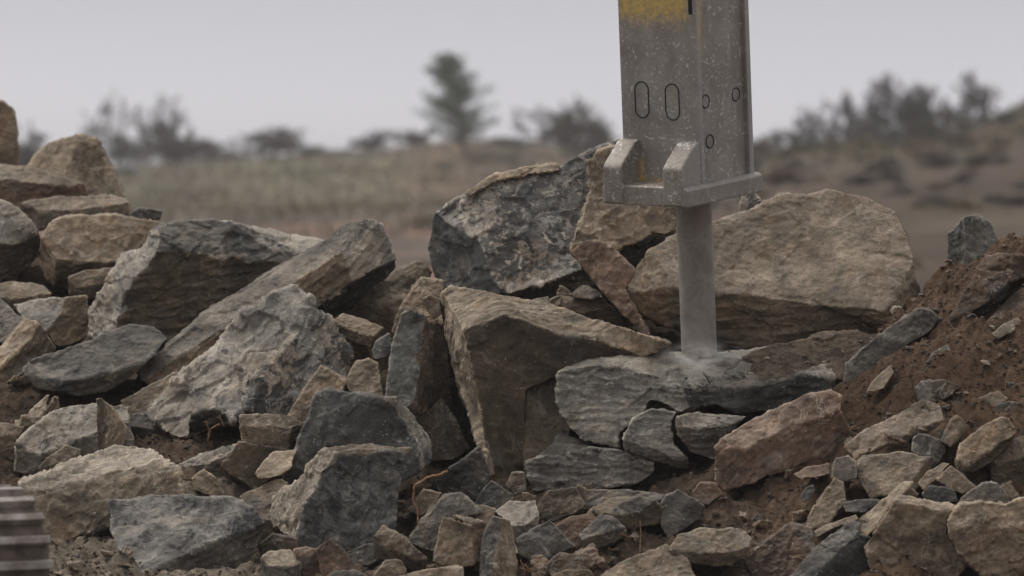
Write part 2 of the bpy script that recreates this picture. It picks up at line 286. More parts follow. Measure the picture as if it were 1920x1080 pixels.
def gz(X, Y, detail=True):
    X = np.asarray(X, float).ravel(); Y = np.asarray(Y, float).ravel(); z = np.full(len(X), BASEZ)
    near = (Y > 15) & (Y < 35) & (np.abs(X) < 8)
    if near.any():
        xn, yn = X[near], Y[near]; num = np.zeros(len(xn)); den = np.full(len(xn), 1e-9)
        for c in GC:
            w_ = np.exp(-(((xn-c[0])/0.26)**2+((yn-c[1])/0.20)**2)/2)+1e-4/(0.05+(xn-c[0])**2+(yn-c[1])**2)**2; num += w_*c[2]; den += w_
        zi = num/den
        m = sstep(18.8, 19.5, yn)*(1-sstep(24.2, 28.5, yn))*(1-sstep(3.0, 6, np.abs(xn)))
        z[near] = BASEZ*(1-m)+zi*m
    # far rise
    xp = 960+X/np.maximum(Y, 1)/K
    yc = np.interp(xp, [a for a, b in CREST], [b for a, b in CREST])
    yc = yc+14*sstep(1350, 1500, xp)*(1-sstep(1800, 1950, xp)); dc = 250-100*sstep(1150, 1500, xp); zc = CAMZ+dc*((540-yc)*K-math.tan(PITCH))
    t = sstep(90-50*sstep(1150, 1500, xp), dc, Y)*(1-sstep(300, 700, Y)); z = z+(zc-BASEZ)*t
    z += 1.7*np.exp(-(((X-17.4)/3.2)**2+((Y-176)/16)**2)/1.0)*(Y > 40)
    p = np.stack([X, Y, 0*X], 1)
    amp = sstep(32, 120, Y)
    z += amp*(0.22*fbm(p*0.06, 4, 3)+0.10*fbm(p*0.5, 3, 5))*(0.3+0.7*(1-sstep(300, 800, Y)))
    if detail:
        nr = np.abs(X) < 4.5
        nm = nr & (Y < 32) & (Y > 17)
        if nm.any():
            q = p[nm].copy(); q[:, 2] = z[nm]
            a_ = sstep(18, 19, q[:, 1])
            z[nm] += a_*(0.05*fbm(q*3.0, 3, 11)+0.028*fbm(q*11, 3, 12)+0.026*facet(q*np.array([9., 9., 9.]), 13)+0.013*facet(q*26, 15)+0.011*fbm(q*38, 2, 14))
    return z
def grid_axis(parts):
    a = [];
    for lo, hi, st in parts: a += list(np.arange(lo, hi, st))
    return np.array(a+[parts[-1][1]])
def build_ground():
    xs_ = grid_axis([(0, 2.3, 0.011), (2.3, 5, 0.08), (5, 30, 0.5), (30, 100, 3), (100, 600, 40), (600, 2400, 300)])
    xs = np.concatenate([-xs_[:0:-1], xs_])
    ys = grid_axis([(-40, 17, 4), (17, 18.9, 0.05), (18.9, 22.6, 0.011), (22.6, 26, 0.03), (26, 36, 0.2), (36, 290, 1.2), (290, 900, 25), (900, 2600, 250)])
    XX, YY = np.meshgrid(xs, ys, indexing='ij'); X, Y = XX.ravel(), YY.ravel(); Z = gz(X, Y)
    nx, ny = len(xs), len(ys); idx = np.arange(nx*ny).reshape(nx, ny)
    f = np.stack([idx[:-1, :-1], idx[1:, :-1], idx[1:, 1:], idx[:-1, 1:]], -1).reshape(-1, 4)
    me = bpy.data.meshes.new('ground'); me.vertices.add(nx*ny); me.vertices.foreach_set('co', np.stack([X, Y, Z], 1).ravel().astype(np.float32))
    me.loops.add(len(f)*4); me.loops.foreach_set('vertex_index', f.ravel().astype(np.int32)); me.polygons.add(len(f))
    me.polygons.foreach_set('loop_start', (np.arange(len(f))*4).astype(np.int32)); me.update(calc_edges=True); smooth(me)
    p = np.stack([X, Y, 0*X], 1); n = fbm(p*0.12, 4, 21); nb = fbm(p*0.5, 3, 22)
    c = np.tile(np.array([0.105, 0.073, 0.052]), (len(X), 1))
    def bl(c, m, col): m = np.clip(m, 0, 1)[:, None]; return c*(1-m)+np.array(col)*m
    xp = 960+X/np.maximum(Y, 1)/K
    c = bl(c, (1-sstep(-1.0, -0.1, X))*(Y < 20.6), (0.205, 0.168, 0.130))
    c = bl(c, sstep(0.75, 1.15, X)*(Y < 24), (0.140, 0.088, 0.057))
    far = sstep(27, 31, Y); rt = sstep(1150, 1400, xp)
    c = bl(c, far, (0.235, 0.135, 0.092))                              # reddish bare soil
    c = bl(c, far*sstep(0.0, 0.5, n), (0.12, 0.095, 0.08))
    c = bl(c, far*rt, (0.078, 0.055, 0.040))
    c = bl(c, far*rt*sstep(0.0, 0.6, n), (0.10, 0.078, 0.056))
    g = sstep(125, 150, Y+8*nb)*(1-sstep(640, 1000, xp))*sstep(100, 220, xp)
    c = bl(c, g, (0.152, 0.136, 0.092))
    g2 = sstep(140, 170, Y+8*nb)*sstep(640, 1000, xp); c = bl(c, g2, (0.135, 0.100, 0.072)); c = bl(c, g2*rt, (0.098, 0.074, 0.054))
    c = bl(c, sstep(0.15, 0.5, nb)*sstep(100, 120, Y)*0.8, (0.080, 0.062, 0.053))
    c = bl(c, sstep(0.35, 0.6, -nb)*sstep(110, 130, Y)*(1-g)*(0.7-0.4*rt), (0.18, 0.16, 0.115))
    c = bl(c, sstep(222, 240, Y), (0.085, 0.068, 0.058))
    at = me.attributes.new('tint', 'FLOAT_COLOR', 'POINT'); at.data.foreach_set('color', np.concatenate([c, np.ones((len(c), 1))], 1).astype(np.float32).ravel())
    setp(link('ground', me, SOIL), kind='structure')
build_ground()
def hit(px, py):
    """first point of the smooth ground under a ray"""
    D = np.arange(8.6, 13, 0.01)+10.3; r = ray(px, py); pts = CAM+D[:, None]*r; z = gz(pts[:, 0], pts[:, 1])
    k = np.argmax(pts[:, 2] < z); 
    if pts[k, 2] >= z[k]: return None
    return np.array([pts[k, 0], pts[k, 1], z[k]]), D[k]

# ------------------------------------------------------------ rocks
KIND = {  # surface colour, mottling; near-black undersides have shade put into the colour
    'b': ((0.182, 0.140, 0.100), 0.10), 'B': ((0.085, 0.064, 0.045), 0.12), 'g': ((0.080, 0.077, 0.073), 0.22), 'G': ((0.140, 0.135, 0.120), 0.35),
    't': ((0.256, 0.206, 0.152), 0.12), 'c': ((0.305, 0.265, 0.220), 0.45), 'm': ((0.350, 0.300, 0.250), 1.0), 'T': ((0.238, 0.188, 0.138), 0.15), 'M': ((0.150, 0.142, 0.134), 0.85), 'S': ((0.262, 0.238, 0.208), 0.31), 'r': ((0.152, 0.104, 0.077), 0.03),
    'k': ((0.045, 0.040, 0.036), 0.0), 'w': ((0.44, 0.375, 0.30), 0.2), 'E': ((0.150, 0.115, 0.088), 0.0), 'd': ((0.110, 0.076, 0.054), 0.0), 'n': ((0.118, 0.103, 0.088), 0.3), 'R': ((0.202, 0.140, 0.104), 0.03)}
def solve(faces, D0):
    V = []; F = []
    def vid(x, y):
        for i, (a, b) in enumerate(V):
            if abs(a-x) <= 3 and abs(b-y) <= 3: return i
        V.append((x, y)); return len(V)-1
    for kd, nr, s in faces:
        ids = []
        for t in s.split():
            x, y = t.split(','); i = vid(float(x), float(y))
            if i not in ids: ids.append(i)
        F.append(ids)
    # T-junctions
    for fi, f in enumerate(F):
        oth = set(i for j, g in enumerate(F) if j != fi for i in g)-set(f); new = []
        for a, b in zip(f, f[1:]+f[:1]):
            new.append(a); A = np.array(V[a]); B = np.array(V[b]); L = np.linalg.norm(B-A); ins = []
            for o in oth:
                t = np.dot(np.array(V[o])-A, B-A)/L**2
                if 0.02 < t < 0.98 and np.linalg.norm(A+t*(B-A)-np.array(V[o])) < 3.5: ins.append((t, o))
            new += [o for t, o in sorted(ins) if o not in new]
        F[fi] = new
    nV, nF = len(V), len(F); A = []; B = []
    Q = [ray(*v) for v in V]; N = []
    for (kd, (az, el), s), f in zip(faces, F):
        az, el = rad(az), rad(el); N.append(np.array([math.cos(el)*math.sin(az), -math.cos(el)*math.cos(az), math.sin(el)]))
    for j, f in enumerate(F):
        for i in f:
            r = np.zeros(nV+nF); r[i] = N[j] @ Q[i]; r[nV+j] = -1; A.append(r); B.append(0)
    for i in range(nV): r = np.zeros(nV+nF); r[i] = 0.04; A.append(r); B.append(0.04*D0)
    r = np.zeros(nV+nF); r[:nV] = 1.0/nV*5; A.append(r); B.append(5*D0)
    s = np.linalg.lstsq(np.array(A), np.array(B), rcond=None)[0][:nV]
    return V, F, s, N
RC = [0]; ROCKN = [0]
PILE = 'broken rocks of the quarry pile'
def R(label, name, D0, T, faces, bed=None, rough=0.85, cat=None, strata=1.0, group=PILE, vox=None, mat=None):
    RC[0] += 1; seed = RC[0]*13+5; rng = np.random.RandomState(seed)
    D0 = DD(D0); V, F, Dv, N = solve(faces, D0)
    P = lambda x, y, d: CAM+d*ray(x, y)
    pts = np.array([P(x, y, d) for (x, y), d in zip(V, Dv)])
    size = np.linalg.norm(pts.max(0)[[0, 2]]-pts.min(0)[[0, 2]])
    cx = np.mean([v[0] for v in V]); cy = np.mean([v[1] for v in V]); ctr = pts.mean(0)
    back = []
    for (x, y), d in zip(V, Dv):
        jx, jy = rng.uniform(-.06, .06, 2)*size/(D0*K)
        db = max(d+T*0.45, 0.45*d+0.55*D0+T*rng.uniform(0.85, 1.1)); back.append(P((x-cx)*0.80+cx+jx*0.6, (y-cy)*0.80+cy+jy*0.6, db))
    bm = bmesh.new(); vf = [bm.verts.new(p) for p in pts]; vb = [bm.verts.new(p) for p in back]; ec = {}
    for f in F:
        try: bm.faces.new([vf[i] for i in f]); bm.faces.new([vb[i] for i in reversed(f)])
        except ValueError: pass
        for a, b in zip(f, f[1:]+f[:1]): ec[(min(a, b), max(a, b))] = ec.get((min(a, b), max(a, b)), 0)+1
    for (a, b), c in ec.items():
        if c == 1:
            try: bm.faces.new([vf[a], vf[b], vb[b], vb[a]])
            except ValueError: pass
    bmesh.ops.recalc_face_normals(bm, faces=bm.faces); bmesh.ops.triangulate(bm, faces=bm.faces)
    me = bpy.data.meshes.new('tmp'); bm.to_mesh(me); bm.free()
    o = bpy.data.objects.new('tmp', me); C.objects.link(o)
    vs = vox or min(max(size/90, 0.0038), 0.0062); md = o.modifiers.new('r', 'REMESH'); md.mode = 'VOXEL'; md.voxel_size = vs; md.use_smooth_shade = True
    dg = bpy.context.evaluated_depsgraph_get(); nm = bpy.data.meshes.new_from_object(o.evaluated_get(dg), depsgraph=dg)
    bpy.data.objects.remove(o); bpy.data.meshes.remove(me)
    n = len(nm.vertices)
    if n < 50: print('ROCK FAILED', label, n)
    co = np.empty(n*3, np.float32); nm.vertices.foreach_get('co', co); co = co.reshape(-1, 3).astype(float)
    no = np.empty(n*3, np.float32); nm.vertex_normals.foreach_get('vector', no); no = no.reshape(-1, 3)
    # bedding frame
    if bed is None: bn = N[0]
    else: a_, e_ = rad(bed[0]), rad(bed[1]); bn = np.array([math.cos(e_)*math.sin(a_), -math.cos(e_)*math.cos(a_), math.sin(e_)])
    bn = bn+rng.uniform(-.08, .08, 3); bn /= np.linalg.norm(bn); t1 = np.cross(bn, [0.3, 0.5, 0.8]); t1 /= np.linalg.norm(t1); t2 = np.cross(bn, t1)
    fr = np.stack([t1, t2, bn], 1); off = rng.uniform(0, 50, 3); l = (co-ctr) @ fr + off
    # colours from the nearest facet, with ragged borders
    wob = np.stack([fbm(l*14, 3, seed+k, 0.6) for k in range(3)], 1)*(0.006 if rough < 0.65 else 0.011)*min(1.5, size/0.3)
    tr = BVHTree.FromPolygons([tuple(p) for p in pts], F)
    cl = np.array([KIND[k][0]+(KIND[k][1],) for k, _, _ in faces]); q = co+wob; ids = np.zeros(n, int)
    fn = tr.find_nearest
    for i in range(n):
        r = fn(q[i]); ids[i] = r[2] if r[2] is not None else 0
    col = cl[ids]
    # shape
    s = size*rough; per = 1-np.abs(no @ bn)**2
    wf = 5.0/size
    d3 = np.stack([fbm(l*wf, 3, seed+20+k, 0.55) for k in range(3)], 1)*0.008*s
    k3 = np.stack([vn(l*28, seed+30+k) for k in range(3)], 1)*0.0030*rough
    fc = facet(l*np.array([1, 1, 1.6])*(6.5/size), seed+40)*0.014*s
    fc2 = facet(l*np.array([1, 1, 2.0])*(19/size), seed+50)*0.0065*s
    lay = vn(l*np.array([7, 7, 75.]), seed+60)*0.0030 + facet(l*np.array([7, 7, 42.]), seed+63)*0.0105
    lay = 0.5*lay*per*strata*min(1.6, max(0.5, size/0.35))
    mic = fbm(l*60, 2, seed+70)*0.0022+fbm(l*16, 2, seed+75)*0.0045*rough
    dn = fc+fc2+lay+mic
    co2 = co+d3+k3+no*dn[:, None]-ctr
    nm.vertices.foreach_set('co', co2.astype(np.float32).ravel()); nm.update()
    at = nm.attributes.new('tint', 'FLOAT_COLOR', 'POINT'); at.data.foreach_set('color', col.astype(np.float32).ravel())
    at = nm.attributes.new('scoord', 'FLOAT_VECTOR', 'POINT'); at.data.foreach_set('vector', l.astype(np.float32).ravel())
    smooth(nm); nm.name = name
    o = link(name, nm, mat or ROCK, loc=tuple(ctr)); setp(o, label, cat or name.split('_')[-1], group, 'thing'); ROCKN[0] += n
    return o
# ------------------------------------------------------------ rock list
# ---- far left shoulder of the pile
R('tall brown block cut by the left edge, highest of the pile', 'block', 15.6, 0.6, [('b', (15, 5), '-60,185 5,190 26,203 32,230 36,330 -60,330')])
R('tan pointed boulder on the skyline at the far left', 'boulder', 15.0, 0.7, [('t', (-15, 30), '45,330 62,290 88,270 150,252 120,320 110,385 60,380'), ('t', (20, 20), '150,252 186,262 205,305 225,345 240,400 110,385 120,320')])
R('reddish brown sloping rock under the skyline boulder', 'rock', 14.6, 0.6, [('t', (-5, 60), '-40,305 60,312 160,345 120,352 20,335 -40,330'), ('r', (5, 0), '-40,330 20,335 120,352 160,345 175,385 60,395 35,410 -40,400')])
R('flat brown ledge stone left of the dark chip', 'ledge', 14.2, 0.5, [('t', (0, 60), '38,380 120,368 215,366 245,380 150,392 75,396'), ('b', (0, 5), '38,380 75,396 150,392 245,380 240,415 200,425 100,430 60,430')])
R('small flat black chip at the end of the brown ledge', 'chip', 14.1, 0.12, [('k', (0, 10), '240,402 262,390 305,395 300,412 250,412')])
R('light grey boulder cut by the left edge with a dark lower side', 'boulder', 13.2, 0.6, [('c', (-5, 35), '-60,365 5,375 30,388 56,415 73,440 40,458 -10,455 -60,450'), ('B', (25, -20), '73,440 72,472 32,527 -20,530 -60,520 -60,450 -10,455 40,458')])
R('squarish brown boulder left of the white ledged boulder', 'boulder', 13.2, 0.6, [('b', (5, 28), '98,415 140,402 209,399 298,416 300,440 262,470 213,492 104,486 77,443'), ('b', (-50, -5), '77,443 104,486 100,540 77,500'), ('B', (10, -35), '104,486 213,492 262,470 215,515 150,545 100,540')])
R('low brown stone wedged under the squarish brown boulder', 'stone', 12.9, 0.3, [('b', (0, 35), '128,520 160,505 215,503 205,530 140,540'), ('B', (10, -5), '128,520 140,540 205,530 200,560 150,562 130,550')])
R('flat greyish stone at the left edge under the light boulder', 'stone', 12.9, 0.35, [('b', (0, 55), '-30,540 20,528 80,534 95,550 30,560 -30,560'), ('B', (0, 0), '-30,560 30,560 95,550 85,575 -30,590')])
R('tan topped stone with a brown end, below the squarish boulder', 'stone', 12.5, 0.4, [('c', (-20, 45), '26,573 64,562 124,558 112,590 85,620 50,612 40,590'), ('b', (15, 10), '124,558 162,556 168,595 163,634 108,652 85,620 112,590')])
R('grey corner of rock at the left edge above the dark brown boulder', 'rock', 12.3, 0.5, [('n', (-30, 35), '-50,540 0,556 30,590 48,600 10,640 -50,660')])
R('big dark brown boulder at the left edge beside the flat grey slab', 'boulder', 11.9, 0.6, [('b', (-35, 35), '-50,690 10,640 48,596 70,600 62,630 0,690 -50,730'), ('B', (25, 5), '62,630 70,600 104,650 98,668 72,690 40,735 0,772 -50,775 -50,730 0,690')])
R('pale slab lying behind the white ledged boulder', 'slab', 13.0, 0.4, [('c', (5, 52), '390,412 440,418 540,438 612,452 590,480 520,520 470,520 400,470')])
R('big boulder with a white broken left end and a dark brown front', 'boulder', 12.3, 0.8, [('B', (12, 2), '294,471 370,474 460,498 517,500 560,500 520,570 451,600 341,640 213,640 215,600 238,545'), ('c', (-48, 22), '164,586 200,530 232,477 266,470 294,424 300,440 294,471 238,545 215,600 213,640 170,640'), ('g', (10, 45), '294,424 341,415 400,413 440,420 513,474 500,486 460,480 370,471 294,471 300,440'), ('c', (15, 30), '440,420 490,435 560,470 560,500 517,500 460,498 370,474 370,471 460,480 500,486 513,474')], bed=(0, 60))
R('flat blue grey slab lying below the big ledged boulder', 'slab', 11.4, 0.45, [('g', (-8, 50), '43,688 58,673 159,642 241,608 289,611 316,634 290,665 262,688 235,690 140,712 78,710'), ('n', (10, -15), '43,688 78,710 140,712 235,690 262,688 245,706 200,735 144,744 72,728 48,705')], strata=0.6, rough=0.6)
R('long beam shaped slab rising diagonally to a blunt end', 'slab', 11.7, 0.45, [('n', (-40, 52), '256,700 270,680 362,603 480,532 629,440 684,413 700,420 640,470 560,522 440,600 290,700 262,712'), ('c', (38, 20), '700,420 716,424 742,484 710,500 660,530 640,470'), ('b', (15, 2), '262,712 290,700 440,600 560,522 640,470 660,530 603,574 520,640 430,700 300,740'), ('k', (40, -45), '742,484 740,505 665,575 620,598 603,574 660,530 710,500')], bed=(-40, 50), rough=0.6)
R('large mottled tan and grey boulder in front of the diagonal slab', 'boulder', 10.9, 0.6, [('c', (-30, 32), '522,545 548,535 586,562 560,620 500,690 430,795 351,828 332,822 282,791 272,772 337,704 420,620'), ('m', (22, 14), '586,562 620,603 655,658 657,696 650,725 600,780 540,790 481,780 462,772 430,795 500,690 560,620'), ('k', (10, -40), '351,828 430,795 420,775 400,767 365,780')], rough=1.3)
R('brown wedge stone leaning on the mottled boulder', 'stone', 10.65, 0.3, [('b', (-10, 25), '601,686 650,712 640,735 600,760 567,800 535,784')])
R('smooth brown wedge half under the mottled boulder', 'stone', 11.3, 0.35, [('b', (-5, 35), '226,753 285,720 325,700 345,700 330,740 290,778 240,772')])
R('thin dark flat stone below the smooth wedge', 'stone', 11.0, 0.3, [('n', (0, 50), '225,785 262,772 300,776 335,795 300,806 240,800'), ('k', (0, -5), '225,785 240,800 300,806 335,795 320,820 240,818')])
R('crusty grey and white mottled stone behind the upright blade', 'stone', 10.7, 0.45, [('c', (-5, 48), '29,830 67,796 111,765 178,759 245,763 240,790 150,825 80,850'), ('n', (0, 10), '29,830 80,850 150,825 240,790 250,815 240,870 55,892 24,887')], rough=1.2)
R('thin dark brown upright blade of rock', 'blade', 10.35, 0.16, [('b', (30, 5), '190,745 212,767 237,802 232,832 200,842 202,800'), ('B', (-40, 0), '181,748 190,745 202,800 200,842 183,839')])
R('small dark brown stone in front of the crusty stone', 'stone', 10.35, 0.2, [('B', (0, 30), '72,878 87,859 125,836 154,843 150,862 110,872'), ('B', (5, 0), '72,878 110,872 150,862 140,882 80,890')])
R('tan leaning stone below the dark brown boulder', 'stone', 11.2, 0.25, [('t', (-30, 20), '39,796 48,781 92,738 104,742 80,775 62,806'), ('b', (30, 0), '92,738 110,745 112,762 75,800 62,806 80,775')])
R('brown block cut by the left edge above the track', 'block', 10.9, 0.4, [('b', (0, 50), '-40,795 10,793 46,800 40,815 -40,815'), ('b', (10, 0), '-40,815 40,815 46,800 28,830 24,890 -40,890')])
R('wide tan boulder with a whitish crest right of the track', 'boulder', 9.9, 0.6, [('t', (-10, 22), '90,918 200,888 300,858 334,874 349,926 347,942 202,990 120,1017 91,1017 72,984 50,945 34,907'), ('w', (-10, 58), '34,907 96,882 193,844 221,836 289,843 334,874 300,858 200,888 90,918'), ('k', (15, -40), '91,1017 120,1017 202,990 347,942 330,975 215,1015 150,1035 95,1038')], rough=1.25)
R('dark grey slab tilted towards the viewer at the bottom left', 'slab', 9.35, 0.4, [('M', (-12, 42), '202,938 289,928 433,932 470,950 503,979 409,1010 337,1041 270,1078 236,1056 207,993'), ('n', (28, -8), '503,979 481,1022 462,1090 270,1095 270,1078 337,1041 409,1010')], bed=(-10, 42))
R('small light wedge tucked behind the dark grey slab', 'stone', 9.75, 0.18, [('b', (-20, 20), '173,1041 221,1020 240,1015 245,1060 190,1056')])
R('striped dark stone with a whitish upper rim', 'stone', 10.45, 0.35, [('c', (0, 60), '335,870 385,850 450,829 458,836 410,860 345,880'), ('n', (5, 15), '345,880 410,860 430,900 442,925 432,938 350,928 335,870'), ('n', (30, 5), '410,860 458,836 455,870 442,925 430,900')], rough=1.2)
R('small tan stone in the hollow of the striped stone', 'stone', 10.2, 0.15, [('t', (-10, 15), '358,895 382,880 405,895 424,930 395,932 362,920')])
R('brown brick shaped block on top of a darker stone', 'block', 10.3, 0.3, [('b', (5, 55), '448,777 500,775 552,780 568,796 545,803 455,795'), ('b', (5, -3), '448,777 455,795 545,803 540,845 452,826'), ('B', (50, 0), '545,803 568,796 568,818 540,845')], strata=0.6)
R('dark brown stone carrying the brick shaped block', 'stone', 10.25, 0.35, [('B', (5, 8), '414,873 448,828 540,842 532,865 497,909 477,918 430,890')])
R('flat light stone against the tall dark grey rock', 'stone', 10.0, 0.2, [('b', (-5, 45), '479,887 510,849 556,843 545,875 530,889 505,899 484,897')])
R('low brown stone left of the two front grey rocks', 'stone', 9.95, 0.3, [('b', (-15, 40), '448,932 485,915 520,897 540,905 520,940 500,955 470,958')])
R('dirt coloured stone between slab and cream sided rock', 'stone', 9.75, 0.3, [('n', (0, 50), '440,950 480,935 530,945 520,975 480,975'), ('B', (0, 0), '480,975 520,975 540,1000 545,1040 500,1045 478,1020')])
R('tall dark slate rock standing behind the cream sided rock', 'rock', 10.15, 0.4, [('g', (-12, 12), '595,735 612,730 721,747 745,765 780,830 790,886 754,904 650,940 515,935 521,912 558,828'), ('c', (50, 20), '721,747 742,745 776,780 800,820 809,850 806,868 790,886 780,830 745,765')], strata=1.0, rough=0.6)
R('dark mottled rock with a cream left side in the front centre', 'rock', 9.65, 0.45, [('M', (10, 8), '640,847 765,845 773,838 765,873 752,917 738,987 700,1030 558,1038 560,1000 575,950 600,885'), ('w', (-50, 22), '508,984 513,932 569,895 580,869 606,841 640,847 600,885 575,950 560,1000 558,1018 540,1005'), ('t', (0, 65), '606,841 665,834 773,835 773,838 765,845 640,847')], rough=1.1)
R('upright grey pillar stone in the middle of the pile', 'pillar', 10.7, 0.3, [('G', (-15, 8), '752,586 770,578 798,590 793,640 778,752 763,763 723,745 731,667'), ('B', (60, 0), '798,590 812,622 812,740 786,774 763,763 778,752 793,640')], rough=0.7)
R('dark upright slab in shade behind the grey pillar', 'slab', 11.0, 0.2, [('b', (25, 5), '806,600 830,612 845,700 862,790 800,775 806,680')])
R('small brown stone at the corner of the big wedge boulder', 'stone', 10.9, 0.2, [('b', (-10, 10), '791,562 806,552 824,560 827,590 812,600')])
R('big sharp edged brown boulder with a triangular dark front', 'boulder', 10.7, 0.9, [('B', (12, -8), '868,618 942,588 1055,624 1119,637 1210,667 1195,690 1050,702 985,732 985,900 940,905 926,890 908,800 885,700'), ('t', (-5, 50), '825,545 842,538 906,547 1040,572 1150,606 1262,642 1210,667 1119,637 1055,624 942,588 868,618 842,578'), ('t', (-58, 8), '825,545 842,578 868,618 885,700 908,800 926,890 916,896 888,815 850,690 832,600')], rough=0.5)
R('smooth brown standing stone between the wedge boulder and cracked slab', 'stone', 10.68, 0.3, [('T', (-8, 8), '991,724 1022,708 1048,703 1070,760 1066,850 1005,890 984,897 978,800')], rough=0.7, strata=0.3)
R('dark brown rock in the gap left of the thin edge', 'rock', 10.75, 0.35, [('B', (-5, 10), '787,784 828,748 852,782 884,840 850,862 806,862')])
R('nearly black stone at the foot of the gap', 'stone', 10.2, 0.35, [('k', (-15, 12), '800,915 850,872 898,838 920,890 905,935 870,938 815,945')])
R('black leaning stone deep in the gap', 'stone', 11.0, 0.3, [('k', (0, 5), '845,690 868,700 905,800 915,860 870,850 850,780')])
# ---- back row
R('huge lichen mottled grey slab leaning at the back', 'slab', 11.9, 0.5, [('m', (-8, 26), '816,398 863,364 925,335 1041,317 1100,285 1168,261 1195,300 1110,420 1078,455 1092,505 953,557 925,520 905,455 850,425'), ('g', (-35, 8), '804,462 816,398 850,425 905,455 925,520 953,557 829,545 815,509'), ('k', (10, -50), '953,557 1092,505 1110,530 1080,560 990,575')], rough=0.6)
R('crumbling tan cap of stone on the mottled slab', 'stone', 11.95, 0.2, [('t', (-10, 30), '870,362 930,325 990,312 1042,308 1050,318 990,328 925,342 880,368')], rough=1.3)
R('rough pitted tan boulder behind the breaker', 'boulder', 11.65, 0.5, [('t', (-5, 12), '1098,300 1130,278 1169,270 1270,330 1272,436 1240,440 1215,442 1160,470 1130,480 1069,470 1083,419 1110,360')], rough=1.5)
R('purplish brown slab leaning under the mottled slab', 'slab', 11.2, 0.22, [('r', (-20, 15), '1069,470 1100,449 1139,455 1192,506 1173,540 1181,564 1222,630 1203,625 1150,570 1110,520')], rough=0.7)
R('huge smooth tan slab lying behind the chisel', 'slab', 11.5, 0.7, [('T', (4, 44), '1215,470 1267,442 1335,417 1420,387 1452,368 1480,361 1512,367 1556,354 1586,362 1628,372 1677,397 1702,441 1714,494 1719,525 1655,582 1668,606 1538,572 1400,551 1339,547 1271,538 1248,505'), ('b', (42, 22), '1719,525 1743,580 1693,594 1668,606 1655,582'), ('b', (-32, 22), '1215,470 1248,505 1271,538 1215,542 1177,545 1175,530 1194,495'), ('b', (2, -12), '1177,545 1215,542 1271,538 1339,547 1400,551 1538,572 1668,606 1645,628 1428,660 1343,650 1275,618 1215,595 1180,568')], rough=0.4, strata=1.2)
R('small pale stone just behind the top of the tan slab', 'stone', 11.9, 0.2, [('c', (-15, 10), '1385,394 1392,362 1412,356 1425,375 1430,390 1400,400')])
R('tiny dark stone on the shoulder of the tan slab', 'stone', 11.8, 0.1, [('k', (0, 30), '1412,388 1422,376 1440,378 1445,386 1430,394')])
R('thick dark rubble slab in the hollow under the mottled slab', 'slab', 11.3, 0.35, [('b', (0, 60), '1030,560 1060,550 1130,556 1150,575 1090,585 1035,572'), ('B', (5, -5), '1030,560 1035,572 1090,585 1150,575 1175,612 1150,625 1088,596 1030,580')], strata=1.5)
R('small angular stone in the hollow, left one', 'stone', 11.2, 0.12, [('B', (-20, 20), '1043,552 1050,535 1068,545 1075,556')])
R('small pyramid stone in the hollow, right one', 'stone', 11.25, 0.14, [('n', (-10, 30), '1066,556 1090,534 1104,535 1128,552 1110,562')])
R('flat tan chip on the crest of the wedge boulder', 'chip', 11.0, 0.1, [('t', (0, 55), '990,568 1005,560 1030,556 1026,572 1004,580')])
R('big rough tan rock between the diagonal slab and mottled slab', 'rock', 12.1, 0.6, [('t', (-15, 30), '625,600 650,588 690,545 718,513 760,500 787,492 810,508 800,540 745,560 700,600 660,640'), ('b', (-5, 15), '660,640 700,600 745,560 800,540 825,540 835,640 740,680 680,690')], rough=1.4)
R('dusty brown rock above the grey pillar', 'rock', 11.5, 0.4, [('b', (-20, 25), '735,625 752,570 790,520 830,525 835,600 800,640')], rough=1.3)
R('ribbed block lying across the gap left of the pillar', 'block', 11.1, 0.3, [('b', (-10, 50), '625,603 640,588 690,602 718,616 700,630 655,618'), ('B', (-10, 0), '625,603 655,618 700,630 693,652 645,635'), ('B', (45, 5), '700,630 718,616 720,635 693,652')], strata=1.5)
R('small rounded grey stone touching the pillar', 'stone', 10.95, 0.2, [('g', (-10, 25), '697,658 705,640 731,624 737,655 722,672 702,674')])
R('tan stone left of the foot of the pillar', 'stone', 10.85, 0.3, [('t', (-10, 28), '645,716 667,679 690,672 710,680 715,722 722,745 690,742 655,735')])
R('low tan stone under the ribbed block', 'stone', 11.2, 0.3, [('b', (0, 20), '655,640 693,652 700,672 665,685 650,700 655,660')])
R('thin black flake lying by the foot of the chisel', 'flake', 10.75, 0.05, [('k', (-20, 45), '1201,670 1215,659 1240,657 1264,660 1245,667 1220,672')], vox=0.003, rough=0.6)
# ---- the slab being broken
R('cracked flat topped slab with the chisel driven into it', 'slab', 10.55, 0.55, [('S', (-10, 10), '1044,696 1080,688 1111,684 1180,692 1235,704 1271,720 1293,722 1293,765 1275,774 1244,758 1222,753 1204,778 1169,804 1158,822 1160,842 1093,827 1062,800 1042,764'), ('g', (8, 2), '1293,722 1395,729 1480,711 1547,702 1569,707 1569,729 1480,751 1449,769 1382,772 1338,757 1293,765'), ('S', (0, 62), '1044,696 1080,680 1107,672 1196,668 1330,661 1450,650 1540,655 1569,707 1547,702 1480,711 1395,729 1293,722 1271,720 1235,704 1180,692 1111,684 1080,688')], bed=(0, 75), rough=0.7, strata=0.9)
R('tan wedge broken off under the crack of the slab', 'fragment', 10.45, 0.35, [('S', (-5, 8), '1222,766 1244,767 1266,772 1257,792 1265,836 1290,859 1291,866 1240,850 1200,838 1166,824 1187,784'), ('n', (0, -25), '1166,824 1200,838 1240,850 1291,866 1291,881 1227,862 1173,846')], bed=(0, 75), strata=0.8)
